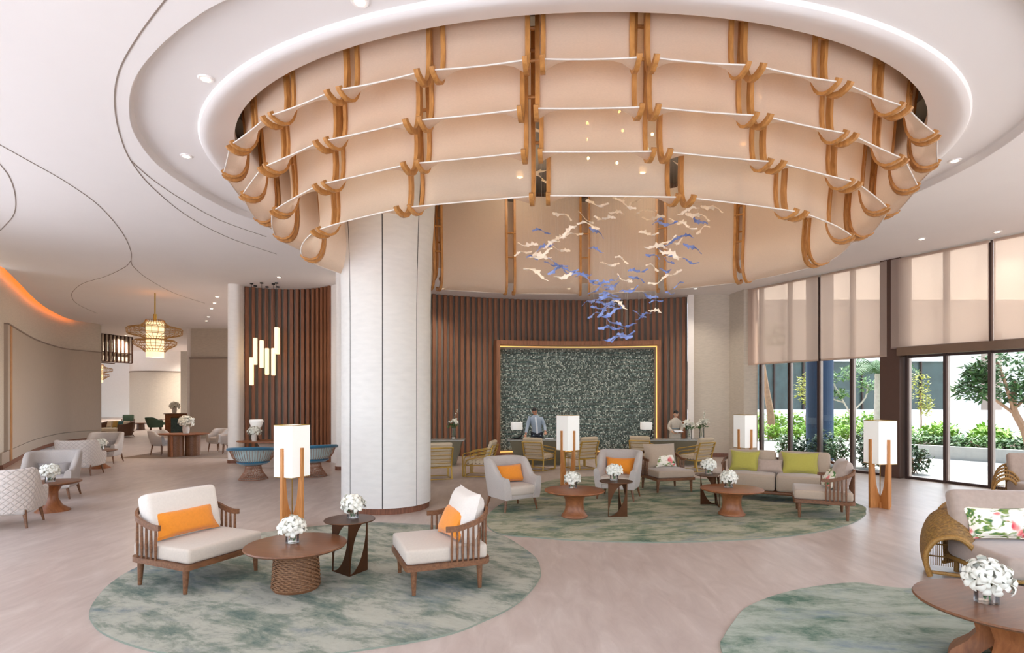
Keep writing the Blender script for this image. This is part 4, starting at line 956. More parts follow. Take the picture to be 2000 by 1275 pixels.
# bronze side tables with arched plates
def side_table(loc, rz, r, h, label):
    t = thing('side_table', loc, rz, label, 'side table', 'bronze side tables'); g = G(); g.lathe([(0, h-.014), (r-.004, h-.014), (r, h-.008), (r-.003, h), (0, h)], 40); obj('table_top', g, 'bronze', t)
    pa_, pb_, pc_ = Vector((-.2, .04, 0)), Vector((.03, -.19, 0)), Vector((.19, .05, 0)); H = h-.014
    def plate2(a, b):
        """rectangle with a leaf shaped opening running from bottom a-side to top b-side"""
        L = (b-a).length; d = (b-a).normalized(); nn = Vector((-d.y, d.x, 0))*.005; K = 12; g = G(); e = .014
        cu = [(e+(L-2*e)*(1-cos(pi/2*k/K)), e+(H-2*e)*sin(pi/2*k/K)) for k in range(K+1)]      # upper left curve
        cl = [(e+(L-2*e)*sin(pi/2*k/K), e+(H-2*e)*(1-cos(pi/2*k/K))) for k in range(K+1)]      # lower right curve
        for inner, outer_ in ((cu, [(0, H*min(1, k/K*2)) if k <= K/2 else (L*(k/K*2-1), H) for k in range(K+1)]), (cl, [(L*min(1, k/K*2), 0) if k <= K/2 else (L, H*(k/K*2-1)) for k in range(K+1)])):
            A3 = [a+d*x+Vector((0, 0, z)) for x, z in inner]; B3 = [a+d*x+Vector((0, 0, z)) for x, z in outer_]; m = K+1
            vs = [p+nn for p in A3]+[p+nn for p in B3]+[p-nn for p in A3]+[p-nn for p in B3]; fs = []
            for k in range(K): fs += [(k, k+1, m+k+1, m+k), (2*m+k, 3*m+k, 3*m+k+1, 2*m+k+1), (k, 2*m+k, 2*m+k+1, k+1), (m+k, m+k+1, 3*m+k+1, 3*m+k)]
            g.add(vs, fs)
        return g
    for a, b in ((pa_, pb_), (pb_, pc_)): obj('arched_plate', plate2(a, b), 'bronze', t, ang=30)
    return t
side_table((-1.85, 6.45, RT), .1, .285, .6, 'bronze side table with arched plates behind the front coffee table')
side_table((1.75, 9.52, RT), .9, .28, .58, 'bronze side table with arched plates before the right grey armchair')
side_table((3.65, 10.38, RT), 2.2, .28, .57, 'bronze side table with arched plates left of the sofa')
# ================================================================= FLOWERS IN GLASS
def blossom():
    g = G()
    for k in range(6):
        a = 2*pi*k/6; lift = .008*(k % 2)
        def pet(u, v):
            w = .019*max(0, sin(pi*min(1, .08+u*.92)))**.75*(v-.5)*2; l = .008+u*.062; zz = .034*sin(u*2.4)+lift-.012*u*u+.006*(1-(2*v-1)**2); return Vector((l, w, zz))
        g.grid(pet, 6, 3, mat=Matrix.Rotation(a, 4, 'Z'))
    return g
BL = None
def bouquet(loc, label, s=1.0, nb=17, vase='low', r=.085):
    global BL
    t = thing('flower_vase', loc, random.random()*6, label, 'vase', 'white flower arrangements')
    hv, rv_ = (.11, .068) if vase == 'low' else (.16, .06)
    if vase in ('low',):
        g = G(); g.lathe([(0, .0), (rv_, 0), (rv_, hv), (rv_-.005, hv), (rv_-.005, .012), (0, .012)], 24); obj('glass_vase', g, 'vase_glass', t)
    else:
        g = G(); g.lathe([(0, 0), (.05, 0), (.06, .05), (.06, .12), (.05, hv), (.044, hv), (.052, .1), (0, .02)], 24); obj('pot', g, 'linen_white', t)
    g = G(); rr = random.Random(int(loc[0]*100)); cz = hv+.05
    for k in range(7): g.tube([(rr.uniform(-.03, .03), rr.uniform(-.03, .03), .02), (rr.uniform(-.05, .05), rr.uniform(-.05, .05), cz)], .004, 5)
    obj('stems', g, 'leaf_green', t)
    for k in range(nb):
        ph = 2.4*k; ct = 1-1.25*(k+.5)/nb; st_ = sqrt(max(0, 1-ct*ct)); d = Vector((st_*cos(ph), st_*sin(ph), ct)); p = Vector((0, 0, cz))+Vector((d.x*r, d.y*r, d.z*r*.75))*rr.uniform(.72, 1.12); q = d.to_track_quat('Z', 'Y').to_euler(); q = (q[0]+rr.uniform(-.3, .3), q[1]+rr.uniform(-.3, .3), q[2])
        if BL is None: BL = obj('blossom', blossom(), 'petal', t, p, q, ang=80); BL.scale = (1.25,)*3
        else: share('blossom', BL, t, p, q, (1.05+.4*rr.random(),)*3)
    for k in range(5): share('blossom', BL, t, (rr.uniform(-.04, .04), rr.uniform(-.04, .04), cz+rr.uniform(-.03, .03)), (rr.uniform(-.5, .5), rr.uniform(-.5, .5), rr.random()*6), (1.2,)*3)
    g = G(); g.merge(leaves(9, blob((0, 0, cz-.03), (r*.9, r*.9, .03), .7), .07, rr, .5)); obj('leaf_spray', g, 'leaf_green', t, smooth=False, weld=False)
    t.scale = (s, s, s); return t
bouquet((-2.31, 5.95, RT+.461), 'white flowers in a glass on the woven drum table')
bouquet((-1.83, 6.5, RT+.601), 'white flowers in a glass on the front bronze side table', .95)
bouquet((1.03, 9.58, RT+.451), 'white flowers in a glass on the left pedestal table')
bouquet((1.73, 9.6, RT+.581), 'white flowers in a glass on the middle bronze side table')
bouquet((3.7, 9.66, RT+.451), 'white flowers in a glass on the table before the sofa')
bouquet((3.64, 10.46, RT+.571), 'white flowers in a glass on the side table left of the sofa')
bouquet((3.54, 4.22, RT+.461), 'white flowers in a glass on the bottom right corner table', 1.12, 20)
# ================================================================= FLOOR LAMPS
def lamp(loc, rz, label, H=1.58):
    t = thing('floor_lamp', loc, rz, label, 'floor lamp', 'square shade floor lamps'); a = .36
    g = G()
    for k in range(4):
        d = [(1, 0), (0, 1), (-1, 0), (0, -1)][k]; g.box((d[0]*a/2, d[1]*a/2, .8+(H-.8)/2), (a if d[1] else .004, a if d[0] else .004, H-.8))
    obj('shade', g, 'shade_white', t, smooth=False)
    for z in (.8, H):
        g = G(); g.tube([(-a/2, -a/2, z), (a/2, -a/2, z), (a/2, a/2, z), (-a/2, a/2, z)], .006, 5, True); obj('shade_hoop', g, 'brass', t)
    g = G(); g.tube([(0, 0, .06), (0, 0, H-.25)], .008, 8); obj('stem', g, 'brass', t)
    g = G(); g.lathe([(0, H-.3), (.03, H-.29), (.045, H-.24), (.03, H-.19), (0, H-.17)], 12); obj('lamp_bulb', g, 'warm_lamp', t)
    # two U-shaped planks: slim blades outside two opposite faces joining in a solid foot
    for k in range(4):
        g = G(); x0 = a/2+.004; zs_ = [0, .12, .2, .26, .34, .45, .6, .78, 1.0, 1.24]; wi_ = [.2, .2, .185, .155, .12, .095, .078, .066, .058, .05]; n = len(zs_)
        vs = []
        for z, w in zip(zs_, wi_):
            xi = x0+.03-w
            vs += [(xi if z < .8 else x0, -.022, z), (x0+.03, -.022, z), (x0+.03, .022, z), (xi if z < .8 else x0, .022, z)]
        fs = [(i*4+c, i*4+(c+1) % 4, i*4+4+(c+1) % 4, i*4+4+c) for i in range(n-1) for c in range(4)]+[(3, 2, 1, 0), (n*4-4, n*4-3, n*4-2, n*4-1)]
        g.add(vs, fs, Matrix.Rotation(k*pi/2, 4, 'Z')); obj('leg_blade', g, 'lamp_wood', t, ang=25)
    g = G(); g.rbox((0, 0, .05), (.12, .12, .1), .004); obj('foot', g, 'lamp_wood', t); return t
lamp((-3.35, 8.62, 0), radians(66), 'floor lamp with square white shade left of the round column')
lamp((1.26, 12.75, RT), radians(39), 'floor lamp with square white shade between the grey armchairs')
lamp((6.7, 10.3, 0), radians(8), 'floor lamp with square white shade standing right of the sofa')
lamp((5.6, 13.6, 0), radians(23), 'floor lamp with square white shade behind the sofa by the beige wall')
# ================================================================= GOLD PIPE CHAIRS AT RECEPTION
def rolls(n, w, x0, d, vec, up, r):
    """channel stitched cushion: n soft rolls side by side"""
    g = G()
    for k in range(n):
        c = Vector(x0)+Vector(vec)*(k+.5)/n; L = []
        for q in range(9): L.append(c+Vector((-w/2+w*q/8, 0, 0)))
        g.tube(L, [r*.8]+[r]*7+[r*.8], 8)
    return g
def pipe_chair(t):
    W, R_ = .62, .014
    for sx in (-1, 1):
        x = sx*.29
        g = G(); g.tube(crom([(x, .34, .01), (x, .3, .3), (x, .38, .6), (x, .44, .78)], 4), .02, 8); obj('back_post', g, 'gold_pipe', t)
        for k in range(3):
            o = .035*k; z = .64-.085*k; g = G()
            g.tube(crom([(x, .4-.02*k, z+.08), (x+sx*.03, .2, z+.04), (x+sx*.07, -.12, z-.02), (x+sx*.075, -.29+o, z-.06), (x+sx*.07, -.33+o, z-.16), (x+sx*.06, -.33+o, .2), (x+sx*.06, -.33+o, .01)], 4), R_, 7); obj('arm_loop', g, 'gold_pipe', t)
    g = G()
    for z in (.78, .3): g.tube([(-.3, .44 if z > .5 else .31, z), (.3, .44 if z > .5 else .31, z)], .016, 7)
    for z in (.4, .5, .6, .7): g.tube([(-.29, .33+(z-.4)*.28, z), (.29, .33+(z-.4)*.28, z)], .008, 6)
    obj('back_rail', g, 'gold_pipe', t)
    g = G(); g.tube([(-.33, -.33, .012), (.33, -.33, .012), (.3, .34, .012), (-.3, .34, .012)], .012, 6, True); g.tube([(-.33, -.3, .29), (.33, -.3, .29), (.29, .32, .29), (-.29, .32, .29)], .012, 6, True); obj('base_frame', g, 'gold_pipe', t)
    obj('seat_cushion', rolls(6, .6, (0, -.3, .37), 0, (0, .6, 0), 0, .064), 'beige_channel', t)
    obj('back_cushion', rolls(7, .56, (0, .24, .44), 0, (0, .15, .45), 0, .052), 'beige_channel', t)
PC = [((-1.86, 14.05, 0), face(-.35, .94), 'gold pipe lounge chair half hidden behind the round column'), ((-.85, 14.55, 0), face(-.97, .2), 'gold pipe lounge chair in side view facing left'),
      ((.75, 15.75, 0), face(.5, .87), 'gold pipe lounge chair before the middle desk, left one'), ((1.95, 16.0, 0), face(-.5, .87), 'gold pipe lounge chair partly behind the white floor lamp'),
      ((3.78, 16.3, 0), face(.45, .89), 'gold pipe lounge chair behind the floral cushion chair'), ((5.05, 15.6, 0), face(-.5, .87), 'gold pipe lounge chair nearest the beige wall')]
p0 = None
for l, r_, lab in PC:
    if p0 is None: p0 = thing('pipe_chair', l, r_, lab, 'lounge chair', 'gold pipe chairs at reception'); pipe_chair(p0)
    else: copy_thing(p0, l, r_, lab)
# ================================================================= RECEPTION DESKS
def desk(loc, w, label, rz=0):
    t = thing('reception_desk', loc, rz, label, 'desk', 'reception desks')
    g = G(); g.rbox((0, 0, .735), (w, .75, .035), .01); obj('desk_top', g, 'desk_top', t)
    g = G(); h0, h1 = (w/2-.28, .2), (w/2-.08, .33)
    g.add([(-h0[0], -h0[1], 0), (h0[0], -h0[1], 0), (h0[0], h0[1], 0), (-h0[0], h0[1], 0), (-h1[0], -h1[1], .715), (h1[0], -h1[1], .715), (h1[0], h1[1], .715), (-h1[0], h1[1], .715)], [(3, 2, 1, 0), (4, 5, 6, 7), (0, 1, 5, 4), (1, 2, 6, 5), (2, 3, 7, 6), (3, 0, 4, 7)]); obj('body', g, 'desk_olive', t, smooth=False)
    for x in (-w*.17, w*.17):
        g = G(); g.box((x, -.28, .37), (.008, .02, .5)); obj('front_joint', g, 'groove_dark', t, smooth=False)
    return t
desk((-2.35, 16.9, 0), 1.9, 'olive reception desk half hidden behind the round column')
desk((.78, 17.0, 0), 1.85, 'olive reception desk in front of the standing man')
desk((4.9, 17.0, 0), 1.9, 'olive reception desk in front of the standing woman')
def desk_lamp(loc, sx, label):
    t = thing('desk_lamp', loc, 0, label, 'desk lamp', 'black arm desk lamps')
    g = G(); g.lathe([(0, 0), (.13, 0), (.13, .015), (.1, .03), (0, .03)], 24, sx=1.5, sy=.6); obj('base', g, 'black_metal', t)
    g = G(); g.tube(crom([(-.08, 0, .02), (.05, 0, .04), (.15, 0, .12), (.17, 0, .3)], 5), [.03-.0009*i for i in range(16)], 8); obj('arm', g, 'black_metal', t)
    g = G(); g.lathe([(.17, .29), (.175, .3), (.175, .5), (.17, .51), (.165, .5), (.165, .3)], 28); obj('shade', g, 'shade_white', t); return t
desk_lamp((.14, 16.85, .753), 1, 'white shaded black desk lamp left of the man'); desk_lamp((4.02, 16.95, .753), 1, 'white shaded black desk lamp left of the woman')
def tall_vase(loc, label, h=.32, sprig=True):
    t = thing('tall_vase', loc, 0, label, 'vase', 'tall clear vases at reception'); r = random.Random(int(loc[0]*37))
    g = G(); g.lathe([(0, 0), (.075, 0), (.075, h), (.07, h), (.07, .012), (0, .012)], 20); obj('glass', g, 'vase_glass', t)
    g = G(); g.lathe([(0, .012), (.06, .012), (.06, .06), (0, .07)], 14); obj('pebbles', g, 'linen_white', t)
    g = G()
    for k in range(6): g.tube([(r.uniform(-.03, .03), r.uniform(-.03, .03), .03), (r.uniform(-.08, .08), r.uniform(-.06, .06), h+.14)], .004, 5)
    if sprig: g.tube(crom([(0, 0, h), (.06, 0, h+.3), (.1, 0, h+.55)], 4), .004, 5)
    obj('stems', g, 'leaf_green', t)
    obj('leaf_spray', leaves(40, blob((0, 0, h+.05), (.16, .12, .07), .3), .11, r, .5), 'leaf_green', t, smooth=False, weld=False)
    for k in range(6): share('blossom', BL, t, (r.uniform(-.12, .12), r.uniform(-.1, .05), h+.1+r.uniform(0, .1)), (r.uniform(.2, 1.2), 0, r.uniform(0, 6)), (1.5,)*3)
    if sprig:
        for k in range(7): share('bud', BL, t, (.03+.012*k+r.uniform(-.03, .03), 0, h+.2+.05*k), (r.uniform(-1, 1), 0, r.uniform(0, 6)), (.4,)*3)
    return t
tall_vase((-1.75, 16.95, .753), 'tall clear vase of white flowers on the left desk', .36); tall_vase((5.33, 17.0, .753), 'tall clear vase of white flowers right of the woman, left one', .3, False); tall_vase((5.7, 17.0, .753), 'tall clear vase with sprig right of the woman, right one', .34)
# ================================================================= PEOPLE
def skin_mesh(pts, edges, sub=2):
    """pts: name -> (x,y,z,r[,r2])"""
    names = list(pts); me = bpy.data.meshes.new('tmp'); me.from_pydata([pts[k][:3] for k in names], [(names.index(a), names.index(b)) for a, b in edges], [])
    o = bpy.data.objects.new('tmp', me); COL.objects.link(o); md = o.modifiers.new('s', 'SKIN'); md.use_smooth_shade = True; md.branch_smoothing = .6
    for i, k in enumerate(names):
        v = me.skin_vertices[0].data[i]; r = pts[k][3]; r2 = pts[k][4] if len(pts[k]) > 4 else r; v.radius = (r, r2); v.use_root = (i == 0)
    ss = o.modifiers.new('b', 'SUBSURF'); ss.levels = sub; ss.render_levels = sub
    dg = bpy.context.evaluated_depsgraph_get(); ev = o.evaluated_get(dg); m2 = bpy.data.meshes.new_from_object(ev)
    g = G(); g.v = [tuple(v.co) for v in m2.vertices]; g.f = [tuple(p.vertices) for p in m2.polygons]
    bpy.data.objects.remove(o); bpy.data.meshes.remove(me); bpy.data.meshes.remove(m2); return g
def hand(g, w, d, side, flat=True):
    """palm and five bent fingers from wrist w pointing along d"""
    w = Vector(w); d = Vector(d).normalized(); s = d.cross(Vector((0, 0, 1))).normalized()*side; u = s.cross(d)*side
    p = w+d*.045; g.grid(lambda a, b: p+d*.045*cos(pi*b)+s*.036*sin(pi*b)*cos(2*pi*a)+u*.014*sin(pi*b)*sin(2*pi*a), 10, 7, cu=True)
    for k, (o, L) in enumerate(((-.027, .062), (-.009, .074), (.009, .078), (.027, .07))):
        a = p+d*.035+s*o; g.tube([a, a+d*L*.45+s*o*.2+u*.004, a+d*L*.8+s*o*.25-u*.008, a+d*L+s*o*.25-u*.018], [.009, .0085, .0075, .005], 7)
    a = p-d*.015-s*.03; g.tube([a, a-s*.02+d*.022, a-s*.026+d*.045, a-s*.024+d*.06], [.011, .01, .0085, .006], 7)
def person(loc, rz, label, sk, P, E, hands, head, clothes, woman=False):
    t = thing('person', loc, rz, label, 'person')
    under = ('pel', 'wai', 'che', 'sl', 'sr', 'hl', 'hr', 'el', 'er')
    g = skin_mesh({k_: (tuple(v_[:3])+tuple(x*.78 for x in v_[3:]) if k_ in under else v_) for k_, v_ in P.items()}, E)
    H = Matrix.Translation(head[0]) @ Matrix.Rotation(head[1][2], 4, 'Z') @ Matrix.Rotation(head[1][0], 4, 'X') @ Matrix.Rotation(head[1][1], 4, 'Y')
    def hd(a, b):
        th = 2*pi*a; ph = pi*b; x = .072*sin(ph)*cos(th); y = .09*sin(ph)*sin(th); z = .112*cos(ph)
        if z < -.03: k = 1-.35*((-z-.03)/.082); x *= k; y = y*k-.012*(1-k)
        fr = max(0, -sin(th))*sin(ph)
        if abs(cos(th)) < .25 and -.045 < z < .02 and fr > .5: y -= .02*(1-abs(cos(th))/.25)*(1-abs(z+.018)/.04 if abs(z+.018) < .04 else 0)
        return Vector((x, y, z))
    g.grid(hd, 28, 20, cu=True, mat=H)
    for sx in (-1, 1):      # ears
        g.grid(lambda a, b: Vector((sx*.074+.008*sin(pi*b)*cos(2*pi*a), .01+.016*sin(pi*b)*sin(2*pi*a), -.01+.03*cos(pi*b))), 8, 6, cu=True, mat=H)
    for w, d, s in hands: hand(g, w, d, s)
    body = obj('body', g, sk, t, ang=80)
    for sx in (-1, 1):
        g = G(); g.lathe([(0, -.005), (.011, 0), (0, .005)], 10, (0, 0, 0), H @ Matrix.Translation((sx*.028, -.081, .008)) @ Matrix.Rotation(pi/2, 4, 'X')); obj('eye', g, 'eye_dark', body)
        g = G(); g.tube([H @ Vector((sx*.014, -.088, .028)), H @ Vector((sx*.042, -.08, .027))], .0035, 5); obj('eyebrow', g, 'hair', body)
    g = G(); g.tube([H @ Vector((-.02, -.083, -.055)), H @ Vector((0, -.09, -.057)), H @ Vector((.02, -.083, -.055))], .005, 6); obj('mouth', g, 'lips', body)
    g = G()
    def hr(a, b):
        th = 2*pi*a; ph = b*pi*(.62 if sin(th) > -.2 else .36); x = .079*sin(ph)*cos(th); y = .099*sin(ph)*sin(th)+.004; z = .122*cos(ph)+.004+(.008*sin(9*th)*sin(ph) if not woman else 0); return Vector((x, y, z))
    g.grid(hr, 28, 10, cu=True, mat=H)
    if woman: g.grid(lambda a, b: Vector((.045*sin(pi*b)*cos(2*pi*a), .1+.04*sin(pi*b)*sin(2*pi*a), .0+.045*cos(pi*b))), 12, 8, cu=True, mat=H)
    obj('hair', g, 'hair', t)
    for nm, m_, PP, EE in clothes:
        g = skin_mesh(PP, EE); R_ = {'jacket': JR, 'dress': DRR}.get(nm)
        if R_: g.grid(lambda a, b: Vector((R_[int(round(b*(len(R_)-1)))][1]+R_[int(round(b*(len(R_)-1)))][3]*cos(2*pi*a), R_[int(round(b*(len(R_)-1)))][2]+R_[int(round(b*(len(R_)-1)))][4]*sin(2*pi*a), R_[int(round(b*(len(R_)-1)))][0])), 24, len(R_), cu=True)
        obj(nm, g, m_, t, ang=80)
    return t
JR = [(.8, 0, .02, .185, .14), (.93, 0, .02, .17, .13), (1.08, -.01, 0, .158, .122), (1.2, -.025, -.02, .175, .13), (1.3, -.035, -.035, .195, .13), (1.36, -.045, -.045, .18, .11), (1.405, -.05, -.05, .125, .09), (1.45, -.056, -.06, .07, .066)]
DRR = [(.8, 0, .02, .18, .14), (.93, 0, .02, .16, .125), (1.03, 0, 0, .132, .108), (1.12, 0, -.01, .142, .115), (1.22, 0, -.02, .158, .118), (1.28, 0, -.025, .145, .1), (1.325, 0, -.03, .1, .08), (1.365, 0, -.04, .058, .056)]
MAN = dict(pel=(0, .02, .93, .14, .1), wai=(-.01, 0, 1.08, .13, .095), che=(-.03, -.03, 1.27, .155, .105), nb=(-.05, -.05, 1.41, .075, .065), nk=(-.06, -.07, 1.48, .052), hdb=(-.07, -.085, 1.52, .05),
    sl=(.13, -.04, 1.37, .06), el=(.24, -.03, 1.11, .042), wl=(.25, -.28, .93, .03), sr=(-.23, -.05, 1.36, .06), er=(-.3, -.12, 1.1, .042), wr=(-.36, -.32, .86, .03),
    hl=(.1, .02, .84, .09), kl=(.12, .01, .48, .06), al=(.12, .04, .09, .042), tl=(.13, -.12, .04, .04), hr=(-.1, .02, .84, .09), kr=(-.12, 0, .48, .06), ar=(-.12, .04, .09, .042), tr=(-.13, -.12, .04, .04))
ME = [('pel', 'wai'), ('wai', 'che'), ('che', 'nb'), ('nb', 'nk'), ('nk', 'hdb'), ('che', 'sl'), ('sl', 'el'), ('el', 'wl'), ('che', 'sr'), ('sr', 'er'), ('er', 'wr'), ('pel', 'hl'), ('hl', 'kl'), ('kl', 'al'), ('al', 'tl'), ('pel', 'hr'), ('hr', 'kr'), ('kr', 'ar'), ('ar', 'tr')]
def sub(P, ks, k, extra=()): return {a: tuple(P[a][:3])+tuple(r*k for r in P[a][3:]) for a in ks}
JK = sub(MAN, ['wai', 'pel', 'che', 'sl', 'el', 'wl', 'sr', 'er', 'wr', 'nb'], 1.3); JK['wl'] = (.25, -.25, .95, .046); JK['wr'] = (-.355, -.29, .89, .046); JK['hem'] = (0, .02, .8, .19, .15); JK['nb'] = (-.052, -.055, 1.43, .082, .074)
JKE = [('wai', 'pel'), ('pel', 'hem'), ('wai', 'che'), ('che', 'nb'), ('che', 'sl'), ('sl', 'el'), ('el', 'wl'), ('che', 'sr'), ('sr', 'er'), ('er', 'wr')]
TRK = sub(MAN, ['pel', 'hl', 'kl', 'al', 'hr', 'kr', 'ar'], 1.15); TRE = [('pel', 'hl'), ('hl', 'kl'), ('kl', 'al'), ('pel', 'hr'), ('hr', 'kr'), ('kr', 'ar')]
SHF = dict(a=(.0, -.15, .86, .03, .03), b=(-.01, -.125, 1.08, .03, .03), c=(-.035, -.152, 1.27, .03, .03), d=(-.05, -.125, 1.4, .04, .036)); SHE = [('a', 'b'), ('b', 'c'), ('c', 'd')]
man = person((.78, 17.72, 0), 0, 'standing person in pale blue grey jacket leaning on the middle desk', 'skin_a', MAN, ME, [((.25, -.28, .93), (-.1, -1, -.45), 1), ((-.36, -.32, .86), (-.1, -.7, -.75), -1)], ((-.08, -.105, 1.565), (radians(24), 0, radians(-14))), [('jacket', 'jacket', JK, JKE), ('trousers', 'trousers', TRK, TRE), ('shirt_front', 'shirt', SHF, SHE)])
WOM = dict(pel=(0, .02, .88, .14, .1), wai=(0, 0, 1.03, .1, .08), che=(0, -.02, 1.2, .125, .095), nb=(0, -.03, 1.33, .06, .055), nk=(0, -.05, 1.4, .042), hdb=(0, -.065, 1.44, .042),
    sl=(.14, -.02, 1.28, .048), el=(.2, -.03, 1.04, .034), wl=(.1, -.26, .93, .025), sr=(-.14, -.02, 1.28, .048), er=(-.21, -.03, 1.04, .034), wr=(-.13, -.26, .91, .025),
    hl=(.09, .02, .8, .09), kl=(.09, .01, .45, .055), al=(.09, .04, .08, .036), tl=(.1, -.1, .035, .034), hr=(-.09, .02, .8, .09), kr=(-.09, 0, .45, .055), ar=(-.09, .04, .08, .036), tr=(-.1, -.1, .035, .034))
DR = sub(WOM, ['wai', 'pel', 'che', 'sl', 'el', 'wl', 'sr', 'er', 'wr', 'nb'], 1.3); DR['el'] = (.205, -.02, 1.05, .06); DR['er'] = (-.215, -.02, 1.05, .06); DR['wl'] = (.125, -.2, .96, .042); DR['wr'] = (-.15, -.2, .945, .042)
DR['s1'] = (0, .01, .7, .2, .16); DR['s2'] = (0, .01, .45, .23, .2)
DR['nb'] = (0, -.035, 1.345, .07, .064)
DRE = [('wai', 'pel'), ('pel', 's1'), ('s1', 's2'), ('wai', 'che'), ('che', 'nb'), ('che', 'sl'), ('sl', 'el'), ('el', 'wl'), ('che', 'sr'), ('sr', 'er'), ('er', 'wr')]
SA = dict(a=(0, 0, .99, .165, .14), b=(0, -.003, 1.07, .16, .136))
wom = person((5.1, 17.68, 0), 0, 'standing person in cream dress and blue sash reading papers at the right desk', 'skin_b', WOM, ME, [((.1, -.26, .93), (-.5, -.8, -.1), 1), ((-.13, -.26, .91), (.5, -.8, -.1), -1)], ((0, -.085, 1.485), (radians(28), 0, 0)), [('dress', 'dress', DR, DRE), ('sash', 'sash', SA, [('a', 'b')])], True)
g = G(); g.box((0, 0, 0), (.26, .18, .006)); tag(obj('paper_sheet', g, 'paper', None, (5.1, 17.31, .965), (radians(12), 0, .1), smooth=False), 'pale sheets of paper held by the woman', 'paper')
g = G(); g.box((0, 0, .004), (.24, .17, .008)); tag(obj('open_folder', g, 'paper', None, (1.12, 17.05, .753), (0, 0, -.2), smooth=False), 'papers lying on the middle desk by the hand', 'paper')
# ================================================================= BLUE WIRE CHAIRS
def wire_chair(t):
    nb = 44; g = G()
    for k in range(nb):
        a = 2*pi*k/nb; g.tube([(.33*cos(a), .33*sin(a), .012), (.2*cos(a+.15), .2*sin(a+.15), .2), (.17*cos(a+.25), .17*sin(a+.25), .34)], .0055, 5)
    for r_, z in ((.335, .012), (.3, .06), (.17, .34)): g.tube([(r_*cos(2*pi*i/32), r_*sin(2*pi*i/32), z) for i in range(32)], .009, 6, True)
    obj('wire_base', g, 'copper_wire', t)
    g = G()
    for k in range(44):
        a = radians(-58)+radians(296)*k/43; hh = .78-.12*(1-max(0, sin(a)*.5+.5)); g.tube([(.17*cos(a), .17*sin(a), .34), (.34*cos(a), .34*sin(a), .4), (.47*cos(a), .47*sin(a), .55), (.54*cos(a), .54*sin(a), hh)], .0055, 5)
    obj('wire_shell', g, 'copper_wire', t)
    g = G(); g.lathe([(0, .36), (.3, .37), (.38, .42), (.38, .47), (.34, .5), (0, .5)], 32); obj('seat_cushion', g, 'teal_velvet', t)
    g = G()
    def pad(u, v):
        a = radians(8)+radians(164)*u; z = .44+.3*v; r_ = .37+.12*v; return Vector((r_*cos(a), r_*sin(a), z))
    g.grid(pad, 25, 5); obj('back_pad', g, 'teal_pale', t)
    g = G(); L = []
    for k in range(33):
        a = radians(-52)+radians(284)*k/32; L.append((.55*cos(a), .55*sin(a), .79-.12*(1-max(0, sin(a)*.5+.5))))
    g.tube(L, [.025]+[.042]*31+[.025], 10, flat=(1.25, 1)); obj('padded_rim', g, 'teal_velvet', t)
WC = thing('wire_chair', (-6.33, 13.85, 0), face(-.2, .98), 'blue padded copper wire chair left of the white floor lamp', 'chair', 'blue wire chairs'); wire_chair(WC)
copy_thing(WC, (-5.05, 14.4, 0), face(-.6, .8), 'blue padded copper wire chair right of the white floor lamp')
# oval pedestal table in the niche with lamp and flowers
NT = thing('niche_table', (-7.05, 16.35, 0), 0, 'oval wooden table on a flared pink pedestal in the niche', 'table')
g = G(); g.lathe([(0, .71), (.86, .71), (.9, .73), (.89, .75), (0, .75)], 40, sx=1, sy=.5); obj('table_top', g, 'table_wood', NT)
g = G(); g.lathe([(0, 0), (.36, 0), (.35, .03), (.24, .25), (.2, .45), (.24, .6), (.3, .71), (0, .71)], 32, sx=1, sy=.8); obj('pedestal', g, 'rose_taupe', NT)
tl_ = thing('table_lamp', (-7.5, 16.6, .751), 0, 'white flared table lamp on the niche table', 'table lamp')
g = G(); g.lathe([(0, 0), (.09, 0), (.085, .02), (.05, .06), (.035, .2), (.04, .36), (0, .36)], 20); obj('base', g, 'dark_metal', tl_)
g = G(); g.lathe([(.13, .37), (.2, .55), (.18, .6), (.17, .6), (.19, .55), (.12, .38)], 28); obj('shade', g, 'shade_white', tl_)
bouquet((-7.38, 16.2, .751), 'white flowers in a pale pot on the niche table', 1.25, 12, 'pot')
